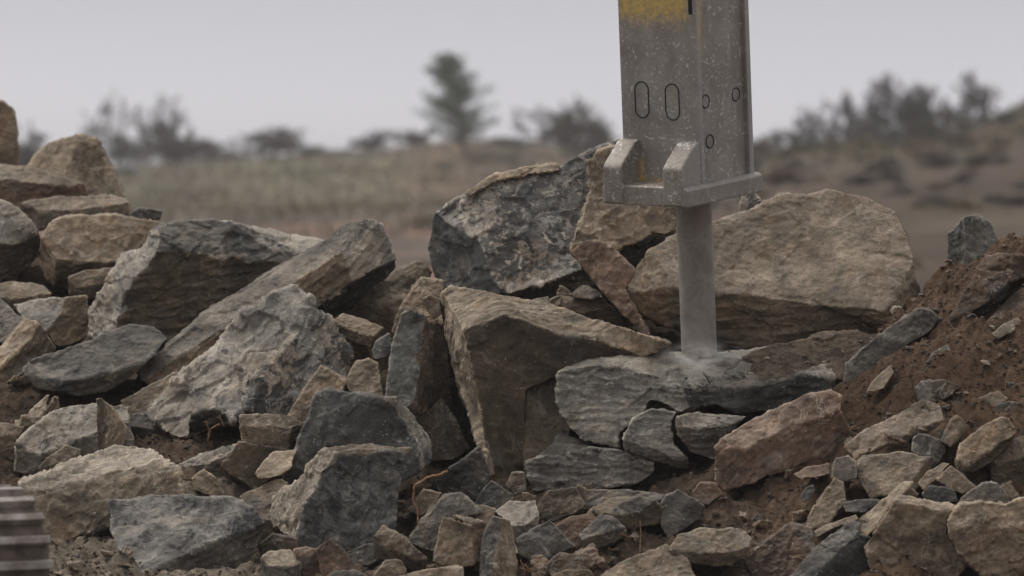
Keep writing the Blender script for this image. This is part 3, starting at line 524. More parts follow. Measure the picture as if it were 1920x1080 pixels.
R('layered fragment splitting off at the right of the crack', 'fragment', 10.42, 0.35, [('S', (0, 45), '1268,782 1307,773 1351,778 1400,780 1369,796 1310,806 1274,800'), ('n', (10, -8), '1268,782 1274,800 1310,806 1369,796 1400,780 1369,812 1345,831 1340,862 1291,846 1272,812')], bed=(0, 75), strata=1.6)
R('lower grey slab under the cracked slab', 'slab', 10.5, 0.6, [('n', (0, 60), '1000,862 1027,840 1050,812 1093,831 1120,838 1060,850'), ('S', (-5, 5), '987,867 1000,862 1060,850 1120,838 1156,842 1227,868 1227,886 1200,905 1129,918 1000,920 987,893')], bed=(0, 75), strata=1.0)
R('dark layered slab in shade below the crack', 'slab', 10.6, 0.4, [('B', (5, -10), '1200,866 1240,864 1345,872 1345,905 1290,925 1190,922 1200,905')], bed=(0, 75), strata=1.8)
R('low pale ledge at the foot of the slabs', 'ledge', 9.95, 0.4, [('n', (0, 62), '1085,922 1150,918 1225,924 1260,932 1200,946 1100,948'), ('n', (0, 0), '1085,922 1100,948 1200,946 1260,932 1250,965 1110,972')], bed=(0, 75))
R('thick heap of gravelly earth lying on the cracked slab', 'heap', 10.62, 0.5, [('E', (0, 52), '1340,682 1390,668 1450,648 1530,630 1610,622 1680,640 1640,705 1575,716 1545,700 1480,712 1400,716 1350,705')], rough=1.0, cat='earth heap', mat=SOIL)
# ---- right side
R('grey veined slab standing between earth heap and dirt slope', 'slab', 10.5, 0.4, [('n', (-15, 15), '1583,682 1644,629 1722,576 1746,580 1760,600 1702,645 1685,680 1612,727 1579,730'), ('n', (30, 35), '1746,580 1768,598 1740,625 1702,645 1760,600')], rough=0.8)
R('lone upright dark grey rock against the blurred scrub', 'rock', 11.7, 0.35, [('G', (15, 12), '1807,405 1832,402 1856,418 1869,446 1889,474 1880,530 1830,560 1792,556 1800,500 1810,480'), ('g', (-55, 5), '1781,437 1807,405 1810,480 1800,500 1792,556 1781,558 1779,499')], rough=0.8)
R('pale low stones behind the tan slab, under the upright grey rock', 'stone', 11.6, 0.3, [('t', (-10, 45), '1740,580 1765,562 1800,558 1830,530 1850,535 1810,575 1775,590')])
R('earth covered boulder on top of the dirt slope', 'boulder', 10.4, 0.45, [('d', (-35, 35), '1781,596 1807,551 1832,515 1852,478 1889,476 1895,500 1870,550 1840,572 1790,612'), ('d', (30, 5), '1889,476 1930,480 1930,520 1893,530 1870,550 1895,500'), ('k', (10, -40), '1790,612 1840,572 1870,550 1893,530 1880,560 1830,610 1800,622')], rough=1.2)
R('long earthy rock sloping down from the right edge', 'rock', 10.3, 0.35, [('d', (-30, 40), '1838,618 1880,570 1930,530 1935,575 1900,600 1862,628 1845,636')])
R('flat light stone on the slope near the right edge', 'stone', 10.15, 0.15, [('t', (-15, 45), '1859,626 1885,605 1908,595 1915,603 1895,625 1870,637')])
R('oval grey stone half sunk in the dirt slope', 'stone', 10.15, 0.16, [('n', (-25, 30), '1726,690 1748,662 1778,645 1785,660 1768,684 1745,694')])
R('thin tan slab stuck upright in the dirt slope', 'slab', 10.1, 0.10, [('t', (-20, 20), '1626,733 1644,706 1672,682 1677,698 1655,727 1638,735')])
R('brown grey stone buried in the middle of the dirt slope', 'stone', 9.95, 0.2, [('n', (-20, 15), '1715,728 1728,715 1750,713 1745,755 1722,755'), ('B', (15, 30), '1750,713 1770,712 1803,724 1767,752 1745,755')])
R('long reddish brown boulder beside the cracked slab', 'boulder', 9.85, 0.4, [('R', (-15, 42), '1338,831 1378,804 1440,772 1511,742 1560,731 1580,742 1578,765 1540,785 1480,800 1400,842 1350,850'), ('r', (12, 0), '1338,831 1350,850 1400,842 1480,800 1540,785 1578,765 1593,800 1591,831 1560,853 1471,884 1360,920 1338,907')], rough=0.9, strata=0.2)
R('long flat brown rock right of the reddish boulder', 'rock', 9.75, 0.35, [('b', (-15, 45), '1583,839 1615,810 1678,776 1730,752 1760,760 1772,786 1715,808 1659,832 1600,862'), ('B', (10, -20), '1600,862 1659,832 1715,808 1772,786 1776,805 1750,828 1700,848 1610,868')])
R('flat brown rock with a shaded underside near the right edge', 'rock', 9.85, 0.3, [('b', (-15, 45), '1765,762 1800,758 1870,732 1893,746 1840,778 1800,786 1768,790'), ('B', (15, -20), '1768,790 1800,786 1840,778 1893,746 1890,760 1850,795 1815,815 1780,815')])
R('tan flat faced stone under the long flat brown rock', 'stone', 9.5, 0.3, [('t', (-8, 32), '1607,865 1619,856 1693,847 1748,858 1722,885 1690,922 1633,935 1607,895'), ('b', (45, 5), '1748,858 1746,880 1719,918 1690,922 1722,885')])
R('grey blocky stone above the tan flat faced stone', 'stone', 9.6, 0.25, [('n', (-10, 15), '1707,847 1711,825 1722,811 1770,826 1774,843 1759,869 1745,880 1725,858')])
R('pointed brown stone next to the grey blocky stone', 'stone', 9.58, 0.2, [('b', (-25, 15), '1763,825 1781,787 1796,778 1800,800 1782,840'), ('t', (30, 10), '1796,778 1811,795 1811,810 1782,840 1800,800')])
R('brown block with pale rims leaning left near the right edge', 'block', 9.45, 0.3, [('b', (-18, 25), '1794,861 1800,832 1844,798 1878,782 1893,784 1907,810 1856,845 1820,872'), ('B', (20, -15), '1907,810 1900,830 1856,868 1826,884 1796,880 1794,861 1820,872 1856,845')])
R('grey brown boulder behind the pale rimmed block', 'boulder', 9.8, 0.3, [('n', (5, 20), '1843,790 1850,762 1890,752 1920,755 1940,800 1905,820 1880,785')])
R('dark wedge at the right edge above the grey brown boulder', 'stone', 9.95, 0.25, [('g', (-5, 15), '1888,752 1905,735 1945,725 1945,775 1905,775')])
R('dark boulder cut by the right edge', 'boulder', 9.5, 0.4, [('b', (-10, 40), '1850,852 1880,830 1950,808 1950,850 1870,872'), ('B', (-5, -8), '1850,852 1870,872 1950,850 1950,940 1900,935 1863,910')])
R('small brown block leaning on the bottom right rocks', 'block', 9.35, 0.2, [('b', (-5, 30), '1756,898 1781,873 1804,887 1830,914 1805,928 1780,915')])
R('narrow tan stone left of the small leaning block', 'stone', 9.4, 0.12, [('b', (-25, 30), '1722,906 1740,885 1767,865 1782,870 1752,902 1730,920')])
R('small dark slate stone behind the biggest front rock', 'stone', 9.3, 0.2, [('g', (0, 20), '1726,930 1744,910 1789,917 1797,940 1760,948')])
R('large brown rock in the bottom right foreground', 'rock', 9.05, 0.35, [('b', (-8, 12), '1622,1028 1641,995 1678,938 1690,942 1785,956 1772,972 1776,1000 1812,1056 1793,1090 1637,1090'), ('t', (-5, 60), '1678,938 1690,930 1793,946 1785,956 1690,942')], rough=1.0)
R('thin tan slab leaning behind the bottom right rock', 'slab', 9.25, 0.15, [('t', (-45, 35), '1600,985 1640,950 1696,902 1712,905 1660,960 1626,1005 1610,1010'), ('b', (20, 10), '1696,902 1722,926 1690,940 1650,985 1626,1005 1660,960')])
R('pale edged rock in the bottom right corner', 'rock', 8.95, 0.35, [('b', (-5, 25), '1772,975 1800,945 1840,940 1885,945 1930,930 1955,935 1955,1000 1870,990 1810,990'), ('b', (5, -3), '1772,975 1810,990 1870,990 1955,1000 1955,1095 1852,1090 1811,1052 1776,1000')], rough=1.1)
R('rounded grey brown rock behind the corner rock', 'rock', 9.2, 0.3, [('n', (-5, 22), '1796,950 1804,930 1841,906 1870,906 1889,932 1890,960 1840,975')])
R('slate grey blade pointing up right in the foreground', 'blade', 8.9, 0.10, [('g', (-25, 42), '1465,1095 1530,1024 1578,987 1608,972 1617,983 1600,1010 1545,1060 1520,1095'), ('g', (25, -5), '1520,1095 1545,1060 1600,1010 1617,983 1604,1028 1555,1070 1540,1095')], rough=0.7, strata=1.5)
R('dark stone in shade under the slate blade', 'stone', 9.1, 0.3, [('g', (15, 10), '1560,1050 1605,1000 1640,1010 1630,1060 1650,1095 1555,1095')])
R('tan tapering stone on the dirt, left of the flat faced stone', 'stone', 9.35, 0.2, [('b', (-15, 25), '1513,972 1548,917 1567,897 1583,903 1584,945 1556,980 1537,991 1515,990')])
R('small squared stub of stone beside the tan stone', 'stub', 9.45, 0.14, [('n', (-5, 10), '1559,897 1563,858 1589,855 1606,868 1606,897 1580,905'), ])
R('flat reddish stone in the shade of the long boulder', 'stone', 9.55, 0.15, [('R', (-10, 50), '1490,889 1511,878 1556,868 1560,888 1530,897 1500,898')])
R('flat dark slate stone under the tan flat faced stone', 'stone', 9.3, 0.15, [('g', (0, 30), '1578,940 1637,935 1655,940 1620,962 1585,960')])
R('narrow brown slab lying above the slate blade', 'slab', 9.15, 0.12, [('b', (-20, 45), '1518,1000 1563,978 1606,964 1612,972 1570,990 1530,1008')])
R('finger sized grey stone sticking out of the dirt', 'stone', 9.45, 0.05, [('g', (-20, 25), '1501,932 1512,915 1524,911 1528,920 1515,938 1504,941')], vox=0.003)
# ---- front row
R('smooth rounded tan stone in the front centre right', 'stone', 9.0, 0.22, [('t', (-5, 35), '1253,1030 1271,1004 1316,990 1387,988 1411,1009 1404,1025 1360,1035 1290,1036'), ('b', (0, -12), '1253,1030 1290,1036 1360,1035 1404,1025 1404,1044 1373,1062 1316,1060 1267,1050')], rough=0.8, strata=0.2)
R('earth caked rock right of the rounded tan stone', 'rock', 9.1, 0.3, [('r', (-15, 30), '1360,1095 1413,1030 1484,978 1524,990 1530,1030 1480,1095')], rough=1.4)
R('low brown slab at the bottom left of the rounded stone', 'slab', 8.95, 0.3, [('b', (-8, 50), '1105,1095 1169,1049 1250,1022 1290,1045 1310,1095')], rough=1.1)
R('grey upright stone below the lower slab', 'stone', 9.5, 0.25, [('n', (5, 15), '1240,987 1235,950 1246,930 1271,918 1322,948 1311,973 1253,1010')])
R('small round brown stone under the layered fragment', 'stone', 9.7, 0.2, [('r', (5, 20), '1297,922 1312,903 1342,905 1355,925 1330,948 1305,945')])
R('dark ridged stone left of the grey upright stone', 'stone', 9.45, 0.25, [('n', (-10, 40), '1138,962 1165,942 1200,930 1228,938 1200,958 1170,968'), ('B', (15, 5), '1138,962 1170,968 1200,958 1228,938 1245,956 1236,983 1182,993 1150,985')])
R('flat tan stone behind the dark ridged stone', 'stone', 9.6, 0.18, [('t', (-5, 50), '1112,952 1150,935 1195,930 1190,942 1145,962 1118,965')])
R('brown angular stone in front of the dark ridged stone', 'stone', 9.25, 0.25, [('n', (-20, 35), '1084,1000 1129,964 1150,968 1173,987 1130,1000 1090,1012'), ('B', (10, -5), '1090,1012 1130,1000 1173,987 1176,1000 1150,1018 1102,1036 1092,1030')])
R('five sided grey stone standing in the front row', 'stone', 9.1, 0.25, [('n', (-5, 25), '965,1012 1000,990 1030,975 1080,1025 1050,1038 1006,1060 975,1040')], rough=0.8)
R('dark brown wedge with a thin fin of stone', 'wedge', 9.45, 0.25, [('B', (-15, 30), '1002,955 1031,920 1080,914 1099,948 1075,965 1040,978 1015,975')])
R('thin brown fin standing behind the dark wedge', 'fin', 9.55, 0.06, [('b', (10, 5), '1076,918 1084,908 1098,915 1099,955 1090,955')], vox=0.0035)
R('tall narrow stone with a white vein in the front row', 'stone', 8.95, 0.2, [('n', (-30, 12), '900,1095 903,1005 924,967 938,970 932,1020 930,1095'), ('b', (25, 10), '924,967 955,972 966,1024 972,1095 930,1095 932,1020 938,970')])
R('big blocky brown stone in the front row', 'stone', 9.0, 0.28, [('b', (-10, 15), '810,1054 830,970 850,962 880,985 888,1058 850,1066'), ('r', (35, 5), '880,985 908,978 912,996 900,1036 888,1058'), ('t', (0, 60), '830,970 850,959 906,975 908,978 880,985 850,964')])
R('pale flat rock behind the tall veined stone', 'rock', 9.45, 0.25, [('c', (-10, 45), '928,958 954,941 1003,938 1012,960 985,985 955,985'), ('n', (0, 5), '955,985 985,985 1012,960 1008,985 990,1000 962,1015')])
R('grey brown domed rock behind the blocky front stone', 'rock', 9.5, 0.3, [('n', (-12, 28), '765,1018 795,969 832,928 865,923 886,945 906,962 850,975 813,1035')])
R('low brown stone joining the domed rock on its right', 'stone', 9.5, 0.2, [('b', (5, 30), '880,952 905,945 928,955 925,985 900,990')])
R('small brown stone in the hollow by the hanging root', 'stone', 9.85, 0.2, [('b', (-5, 20), '765,958 795,917 828,924 815,945 790,968')])
R('dark grey pointed stone at the foot of the thin edge', 'stone', 9.75, 0.25, [('g', (-20, 25), '885,950 900,925 921,899 935,915 930,960 900,958'), ('n', (15, 20), '921,899 961,925 963,945 930,960 935,915')])
R('small dark stone right of the pointed stone', 'stone', 9.9, 0.2, [('B', (-5, 20), '947,910 961,887 982,886 988,920 965,930')])
R('brown elongated stone leaning left in the front row', 'stone', 8.95, 0.2, [('b', (-20, 30), '698,1005 717,985 741,998 760,1010 802,1047 780,1050 720,1025'), ('B', (10, -5), '698,1005 720,1025 780,1050 802,1047 798,1074 770,1070 700,1045')])
R('reddish tilted stone in the bottom front row', 'stone', 8.9, 0.16, [('r', (-15, 15), '591,1030 617,1010 645,1030 678,1070 640,1090 605,1085')])
R('small red brown cube like stone beside the stump shaped stone', 'stone', 8.95, 0.14, [('r', (0, 50), '552,1030 575,1026 592,1030 585,1042 562,1040'), ('r', (5, 0), '552,1030 562,1040 585,1042 592,1030 603,1055 606,1085 570,1090')])
R('stump shaped grey stone with a flat tan top', 'stone', 8.95, 0.2, [('t', (0, 52), '487,1045 505,1034 545,1030 565,1052 545,1062 505,1060'), ('n', (0, 0), '487,1045 505,1060 545,1062 565,1052 568,1095 497,1095')], strata=1.5)
R('small brown stone at the bottom between reddish and elongated stones', 'stone', 8.85, 0.15, [('b', (-5, 25), '702,1075 722,1052 752,1050 763,1070 758,1095 705,1095')])
R('greenish grey stone just peeking in at the bottom', 'stone', 8.8, 0.15, [('n', (0, 40), '605,1085 630,1070 670,1068 690,1080 680,1100 610,1100')])
R('broad tan brown stone cut by the bottom edge', 'stone', 8.8, 0.2, [('b', (0, 45), '745,1080 800,1068 868,1062 872,1100 750,1100')])
R('reddish earthy clod at the bottom beside the dry roots', 'clod', 8.9, 0.2, [('d', (-5, 30), '1022,1060 1049,1036 1102,1038 1116,1058 1090,1075 1030,1080')], rough=1.3)
R('brown stone cut by the bottom edge under the earthy clod', 'stone', 8.8, 0.2, [('b', (-5, 35), '1015,1090 1060,1068 1105,1070 1125,1100 1015,1100')])
R('low grey stone in front of the cream sided rock', 'stone', 9.3, 0.2, [('n', (0, 40), '640,1040 680,1022 720,1015 725,1040 690,1060 650,1060')])
R('dark stone between the bottom left slab and the stump shaped stone', 'stone', 9.5, 0.25, [('B', (0, 20), '485,1020 510,1000 560,1010 560,1045 490,1050')])
R('reddish low rock behind the brown angular stone', 'rock', 9.4, 0.22, [('r', (0, 35), '1042,985 1070,968 1110,962 1120,975 1085,1000 1050,1005')])
R('small dark brown rock behind the five sided stone', 'rock', 9.3, 0.2, [('r', (0, 20), '1045,1010 1068,990 1092,1005 1090,1035 1075,1025')])
R('near black filler rock added as shade between mottled slab and tan slab', 'rock', 12.4, 0.5, [('k', (0, 0), '1040,480 1150,430 1290,430 1290,660 1180,650 1060,600')])  # added filler; its near-black colour stands in for shade in the hollow
# ------------------------------------------------------------ hydraulic breaker
def bm_obj(name, bm, mat, parent=None, bev=0.0, seg=2, label=None):
    bmesh.ops.recalc_face_normals(bm, faces=bm.faces)
    if bev: bmesh.ops.bevel(bm, geom=[e for e in bm.edges if e.calc_face_angle(0) > 0.3], offset=bev, segments=seg, affect='EDGES', profile=0.6)
    me = bpy.data.meshes.new(name); bm.to_mesh(me); bm.free(); o = link(name, me, mat, parent)
    if label: o['label'] = label
    return o
def box(bm, lo, hi):
    r = bmesh.ops.create_cube(bm, size=1); lo, hi = Vector(lo), Vector(hi)
    for v in r['verts']: v.co = Vector([(lo[k]+hi[k])/2+v.co[k]*(hi[k]-lo[k]) for k in range(3)])
def prism(bm, prof, x0, x1):
    a = [bm.verts.new((x0, y, z)) for y, z in prof]; b = [bm.verts.new((x1, y, z)) for y, z in prof]
    bm.faces.new(a); bm.faces.new(b[::-1])
    for i in range(len(prof)): j = (i+1) % len(prof); bm.faces.new([a[i], b[i], b[j], a[j]])
def tube_bm(bm, pts, rads, n=8, closed=False):
    pts = [Vector(p) for p in pts]; rings = []; N = len(pts)
    for i, p in enumerate(pts):
        a = pts[i-1] if (i > 0 or closed) else p; b = pts[(i+1) % N] if (i < N-1 or closed) else p
        d = (b-a).normalized(); u = d.orthogonal().normalized() if i == 0 else (pu - d*pu.dot(d)).normalized(); pu = u; v = d.cross(u)
        r = rads[i] if hasattr(rads, '__len__') else rads
        rings.append([bm.verts.new(p+(u*math.cos(2*math.pi*k/n)+v*math.sin(2*math.pi*k/n))*r) for k in range(n)])
    for i in range(N if closed else N-1):
        A, B = rings[i], rings[(i+1) % N]
        for k in range(n): bm.faces.new([A[k], A[(k+1) % n], B[(k+1) % n], B[k]])
    if not closed: bm.faces.new(rings[0][::-1]); bm.faces.new(rings[-1])
DARK = plain('painted_gap', (0.012, 0.012, 0.012), 0.7, 0.2)  # matte black standing in for the shade of seam and plug grooves
def breaker():
    root = bpy.data.objects.new('hydraulic_breaker', None); C.objects.link(root)
    th = rad(36.5); e1 = Vector((-math.cos(th), math.sin(th), 0)); e2 = Vector((math.sin(th), math.cos(th), 0))
    B = Matrix((e1, -e2, Vector((0, 0, 1)))).transposed()
    M = Matrix.Rotation(rad(7.0), 3, 'X') @ Matrix.Rotation(rad(-2.3), 3, 'Y') @ B
    o0 = Vector(P(1312, 346, 10.34)) - M @ Vector((0, 0, 0.07))
    root.matrix_world = Matrix.Translation(o0) @ M.to_4x4()
    setp(root, 'worn grey steel hydraulic breaker with yellow paint remains, pounding the cracked slab', 'rock breaker')
    H = 1.25; bm = bmesh.new(); box(bm, (0.008, -0.326, 0.02), (0.326, -0.006, H)); bm_obj('housing', bm, BRK, root, 0.004)
    bm = bmesh.new(); box(bm, (-0.012, -0.020, 0.03), (0.336, 0.0, H-0.01)); bm_obj('front_plate', bm, BRK, root, 0.005)
    bm = bmesh.new(); box(bm, (-0.012, -0.338, 0.03), (0.338, -0.312, H-0.01)); bm_obj('back_plate', bm, BRK, root, 0.005)
    bm = bmesh.new(); prof = [(-0.030, 0), (0.352, 0), (0.352, 0.064), (0.338, 0.072), (-0.016, 0.072), (-0.030, 0.062)]
    a = [bm.verts.new((x, 0.120, z)) for x, z in prof]; b = [bm.verts.new((x, -0.365, z)) for x, z in prof]
    bm.faces.new(a); bm.faces.new(b[::-1])
    for i in range(6): bm.faces.new([a[i], b[i], b[(i+1) % 6], a[(i+1) % 6]])
    bm_obj('base_flange', bm, BRK, root, 0.008, 3)
    for x0, x1 in ((-0.008, 0.078), (0.258, 0.342)):
        bm = bmesh.new(); prism(bm, [(-0.01, 0.004), (0.125, 0.004), (0.1245, 0.138), (0.112, 0.152), (0.028, 0.222), (0.012, 0.226), (-0.01, 0.226)], x0, x1); bm_obj('gusset_rib', bm, BRK, root, 0.009, 3)
    def ring(pts, name, z): 
        bm = bmesh.new(); tube_bm(bm, pts, 0.0024, 5, True); return bm_obj(name, bm, DARK, root)
    for cx_, cz_ in ((0.243, 0.372), (0.108, 0.368)):
        hw, hh = 0.030, 0.036; pts = [(cx_+hw*math.cos(t), 0.0006, cz_+hh+hw*math.sin(t)) for t in np.linspace(0, math.pi, 13)]+[(cx_+hw*math.cos(t), 0.0006, cz_-hh+hw*math.sin(t)) for t in np.linspace(math.pi, 2*math.pi, 13)]
        ring(pts, 'slot_plug', 0)
    for y_, z_ in ((-0.066, 0.366), (-0.262, 0.370), (-0.085, 0.218)):
        ring([(0.0075, y_+0.024*math.cos(t), z_+0.024*math.sin(t)) for t in np.linspace(0, 2*math.pi, 24, endpoint=False)], 'round_plug', 0)
    bm = bmesh.new(); box(bm, (0.006, -0.004, 0.69), (0.022, 0.002, H-0.02)); bm_obj('painted_seam', bm, DARK, root, 0.001)  # raised black strip that paints in the shade of a groove
    bm = bmesh.new(); cxy = (0.158, -0.185)
    zs = [-0.74, -0.70, -0.40, -0.2, 0.0, 0.02]; tube_bm(bm, [(cxy[0], cxy[1], z) for z in zs], [0.060, 0.0652, 0.0655, 0.0655, 0.0655, 0.0655], 48)
    o = bm_obj('chisel', bm, CHI, root); smooth(o.data)
    bm = bmesh.new(); box(bm, (-0.03, -0.37, H), (0.366, 0.034, H+0.05)); bm_obj('top_flange', bm, BRK, root, 0.008)
    for y_ in (-0.30, -0.06):
        bm = bmesh.new(); box(bm, (0.03, y_-0.015, H+0.05), (0.30, y_+0.015, H+0.42)); bm_obj('mounting_bracket', bm, BRK, root, 0.01)
    for z_ in (0.16, 0.33):
        bm = bmesh.new(); tube_bm(bm, [(0.168, -0.36, H+z_), (0.168, 0.0, H+z_)], 0.03, 20); bm_obj('bracket_pin', bm, BRK, root)
    bm = bmesh.new(); tube_bm(bm, [(cxy[0], cxy[1], -0.022), (cxy[0], cxy[1], -0.012), (cxy[0], cxy[1], 0.01)], [0.077, 0.081, 0.081], 40); o = bm_obj('bushing', bm, BRK, root, 0.002)
    return root
breaker()

# ------------------------------------------------------------ excavator track, lower left corner
def track():
    q = NB('worn_track_steel'); vec = q.n('TexCoord').outputs['Object']; n1 = q.noise(vec, 14, 6, 0.7); n2 = q.noise(vec, 3, 3)
    STEEL = q.fin(q.mix(q.ss(n1, 0.35, 0.65), rgb(0.17, 0.135, 0.115), rgb(0.36, 0.325, 0.30)), 0.5, 0.4, None, 0.2)
    PLATE = plain('muddy_track_plate', (0.115, 0.090, 0.074), 0.9, 0.4, 15)
    root = bpy.data.objects.new('excavator_track', None); C.objects.link(root)
    R0 = 0.235; c = P(14, 1058, 6.6); root.location = (c[0], c[1]+R0, c[2]-0.02); root.rotation_euler = (0, 0, rad(34))
    setp(root, 'end of a worn excavator crawler track with steel bars, cut by the bottom left corner', 'crawler track')
    W = 0.60; step = rad(18.5)
    for k in range(-4, 14):
        ph = rad(4)+k*step
        d = Vector((0, -math.cos(ph), math.sin(ph))); t = Vector((0, math.sin(ph), math.cos(ph)))
        bm = bmesh.new(); prof = []
        for a, r in ((-0.038, 0), (-0.036, 0.012), (0.037, 0.012), (0.038, 0)): prof.append(d*(R0-0.03+r)+t*a)
        prism(bm, [(v.y, v.z) for v in prof], -W, 0); sh = bm_obj('track_shoe', bm, PLATE, root, 0.002)
        bm = bmesh.new(); prof = []
        for a, r in ((-0.015, 0.012), (-0.012, 0.038), (0.012, 0.038), (0.016, 0.012)): prof.append(d*(R0-0.03+r)+t*a)
        prism(bm, [(v.y, v.z) for v in prof], -W, 0.0); bm_obj('grouser_bar', bm, STEEL, sh, 0.003)
    bm = bmesh.new(); tube_bm(bm, [(-W*0.62, 0, 0), (-W*0.38, 0, 0)], R0-0.035, 40); bm_obj('idler_wheel', bm, PLATE, root, 0.004)
    bm = bmesh.new(); box(bm, (-W*0.66, -0.02, -0.1), (-W*0.34, 0.95, 0.08)); bm_obj('track_frame', bm, PLATE, root, 0.01)
track()

# ------------------------------------------------------------ loose stones lying on the soil
def proto(kinds, seed, asp):
    rng = np.random.RandomState(seed); bm = bmesh.new()
    for k in range(13): bm.verts.new(rng.uniform(-1, 1, 3)*asp*0.5)
    r = bmesh.ops.convex_hull(bm, input=bm.verts); bmesh.ops.delete(bm, geom=[v for v in bm.verts if not v.link_faces], context='VERTS')
    me = bpy.data.meshes.new('t'); bm.to_mesh(me); bm.free(); o = bpy.data.objects.new('t', me); C.objects.link(o)
    md = o.modifiers.new('r', 'REMESH'); md.mode = 'VOXEL'; md.voxel_size = 0.035
    dg = bpy.context.evaluated_depsgraph_get(); nm = bpy.data.meshes.new_from_object(o.evaluated_get(dg), depsgraph=dg); bpy.data.objects.remove(o); bpy.data.meshes.remove(me)
    n = len(nm.vertices); co = np.empty(n*3, np.float32); nm.vertices.foreach_get('co', co); co = co.reshape(-1, 3).astype(float)
    no = np.empty(n*3, np.float32); nm.vertex_normals.foreach_get('vector', no); no = no.reshape(-1, 3); l = co+seed*3.7
    co = co+no*(facet(l*5, seed)*0.07+fbm(l*9, 3, seed+1)*0.02+vn(l*np.array([4, 4, 30.]), seed+2)*0.012)[:, None]
    nm.vertices.foreach_set('co', co.astype(np.float32).ravel()); nm.update()
    c = np.tile(np.array(KIND[kinds][0]+(KIND[kinds][1],)), (n, 1)).astype(np.float32)
    at = nm.attributes.new('tint', 'FLOAT_COLOR', 'POINT'); at.data.foreach_set('color', c.ravel())
    at = nm.attributes.new('scoord', 'FLOAT_VECTOR', 'POINT'); at.data.foreach_set('vector', (l*0.12).astype(np.float32).ravel())
    smooth(nm); nm.materials.append(ROCK); nm.name = 'loose_stone'; return nm
PR = {k: [proto(k, 100+i*7+j*31, np.array(a)) for i, a in enumerate([(1, .75, .5), (1, .6, .3), (1, .9, .7)])] for j, k in enumerate('bnrtgBd')}
rs = random.Random(4)
ntot = 0
for (x0, x1, y0, y1, cnt, s0, s1, kinds, label, group) in [
    (1640, 1925, 490, 800, 70, 0.012, 0.05, 'bbnrtd', 'small loose stone lying on the bare dirt slope at the right', 'loose stones on the dirt slope'),
    (1300, 1925, 800, 1080, 90, 0.03, 0.12, 'bbnrrB', 'small brown stone wedged between the bottom right rocks', 'small stones between the bottom right rocks'),
    (560, 1300, 930, 1080, 95, 0.045, 0.14, 'bbnrBt', 'small stone filling the gaps of the front row', 'small stones filling the front row'),
    (620, 1320, 580, 930, 45, 0.05, 0.15, 'bnBBg', 'shaded stone deep in the gaps in the middle of the pile', 'stones in the gaps of the middle pile'),
    (-20, 620, 480, 1080, 75, 0.05, 0.17, 'bnBbt', 'stone filling the gaps of the left half of the pile', 'stones in the gaps of the left pile'),
    (1600, 1925, 490, 850, 90, 0.012, 0.05, 'd', 'crumbly clod of brown earth lying on the dirt slope at the right', 'earth clods on the dirt slope'),
    (110, 560, 1030, 1080, 16, 0.012, 0.03, 'ngB', 'tiny dark stone on the sandy ground at the bottom left', 'tiny stones on the sandy ground')]:
    for i in range(cnt):
        h = hit(rs.uniform(x0, x1), rs.uniform(y0, y1))
        if h is None: continue
        k = rs.choice([a for a in kinds if a in PR]); s = s0*(s1/s0)**(rs.random()**1.4)
        o = bpy.data.objects.new('earth_clod' if 'clod' in label else 'pebble' if s1 < 0.06 else 'loose_stone', rs.choice(PR[k])); C.objects.link(o); p = h[0]
        o.location = (p[0], p[1], p[2]+s*0.10); o.scale = (s, s, s); o.rotation_euler = (rs.uniform(-.5, .5), rs.uniform(-.5, .5), rs.uniform(0, 6.3)); setp(o, label, 'clod' if 'clod' in label else 'stone', group, 'thing'); ntot += 1
print('ROCK VERTS', ROCKN[0], 'LOOSE', ntot)
# crumbs too many to count
def crumbs():
    rng = np.random.RandomState(8); n = 42000
    X = rng.uniform(-2.3, 2.4, n); Y = 19.0+rng.uniform(0, 1, n)**1.2*3.0; Z = gz(X, Y); s = 0.0020*(6.0**(rng.rand(n)**2.2))
    hull = np.array([(1, 0, -.3), (-.5, .85, -.3), (-.5, -.85, -.3), (.3, .4, .6), (-.6, 0, .5), (.4, -.5, .5)]); fc = [(0, 1, 3), (1, 4, 3), (1, 2, 4), (2, 5, 4), (2, 0, 5), (0, 3, 5), (3, 4, 5), (0, 2, 1)]
    a = rng.uniform(0, 6.28, n); ca, sa = np.cos(a), np.sin(a); h = hull[None]*rng.uniform(.6, 1.3, (n, 6, 3)); hx = h[..., 0]*ca[:, None]-h[..., 1]*sa[:, None]; hy = h[..., 0]*sa[:, None]+h[..., 1]*ca[:, None]
    v = np.stack([X[:, None]+hx*s[:, None], Y[:, None]+hy*s[:, None], Z[:, None]+(h[..., 2]+0.2)*s[:, None]], -1).reshape(-1, 3)
    f = (np.array(fc)[None]+np.arange(n)[:, None, None]*6).reshape(-1, 3)
    me = bpy.data.meshes.new('gravel_crumbs'); me.vertices.add(len(v)); me.vertices.foreach_set('co', v.astype(np.float32).ravel()); me.loops.add(len(f)*3); me.loops.foreach_set('vertex_index', f.astype(np.int32).ravel())
    me.polygons.add(len(f)); me.polygons.foreach_set('loop_start', (np.arange(len(f))*3).astype(np.int32)); me.update(calc_edges=True)
    base = np.array([[.13, .10, .075], [.19, .16, .125], [.10, .07, .05], [.09, .09, .088], [.24, .21, .17]])[rng.choice(5, n, p=[.38, .14, .3, .12, .06])]
    c = np.repeat(np.concatenate([base, np.zeros((n, 1))], 1), 6, 0); at = me.attributes.new('tint', 'FLOAT_COLOR', 'POINT'); at.data.foreach_set('color', c.astype(np.float32).ravel())
    setp(link('gravel_crumbs', me, SOIL), 'fine gravel crumbs scattered over the soil between the rocks', 'gravel', kind='stuff')
crumbs()

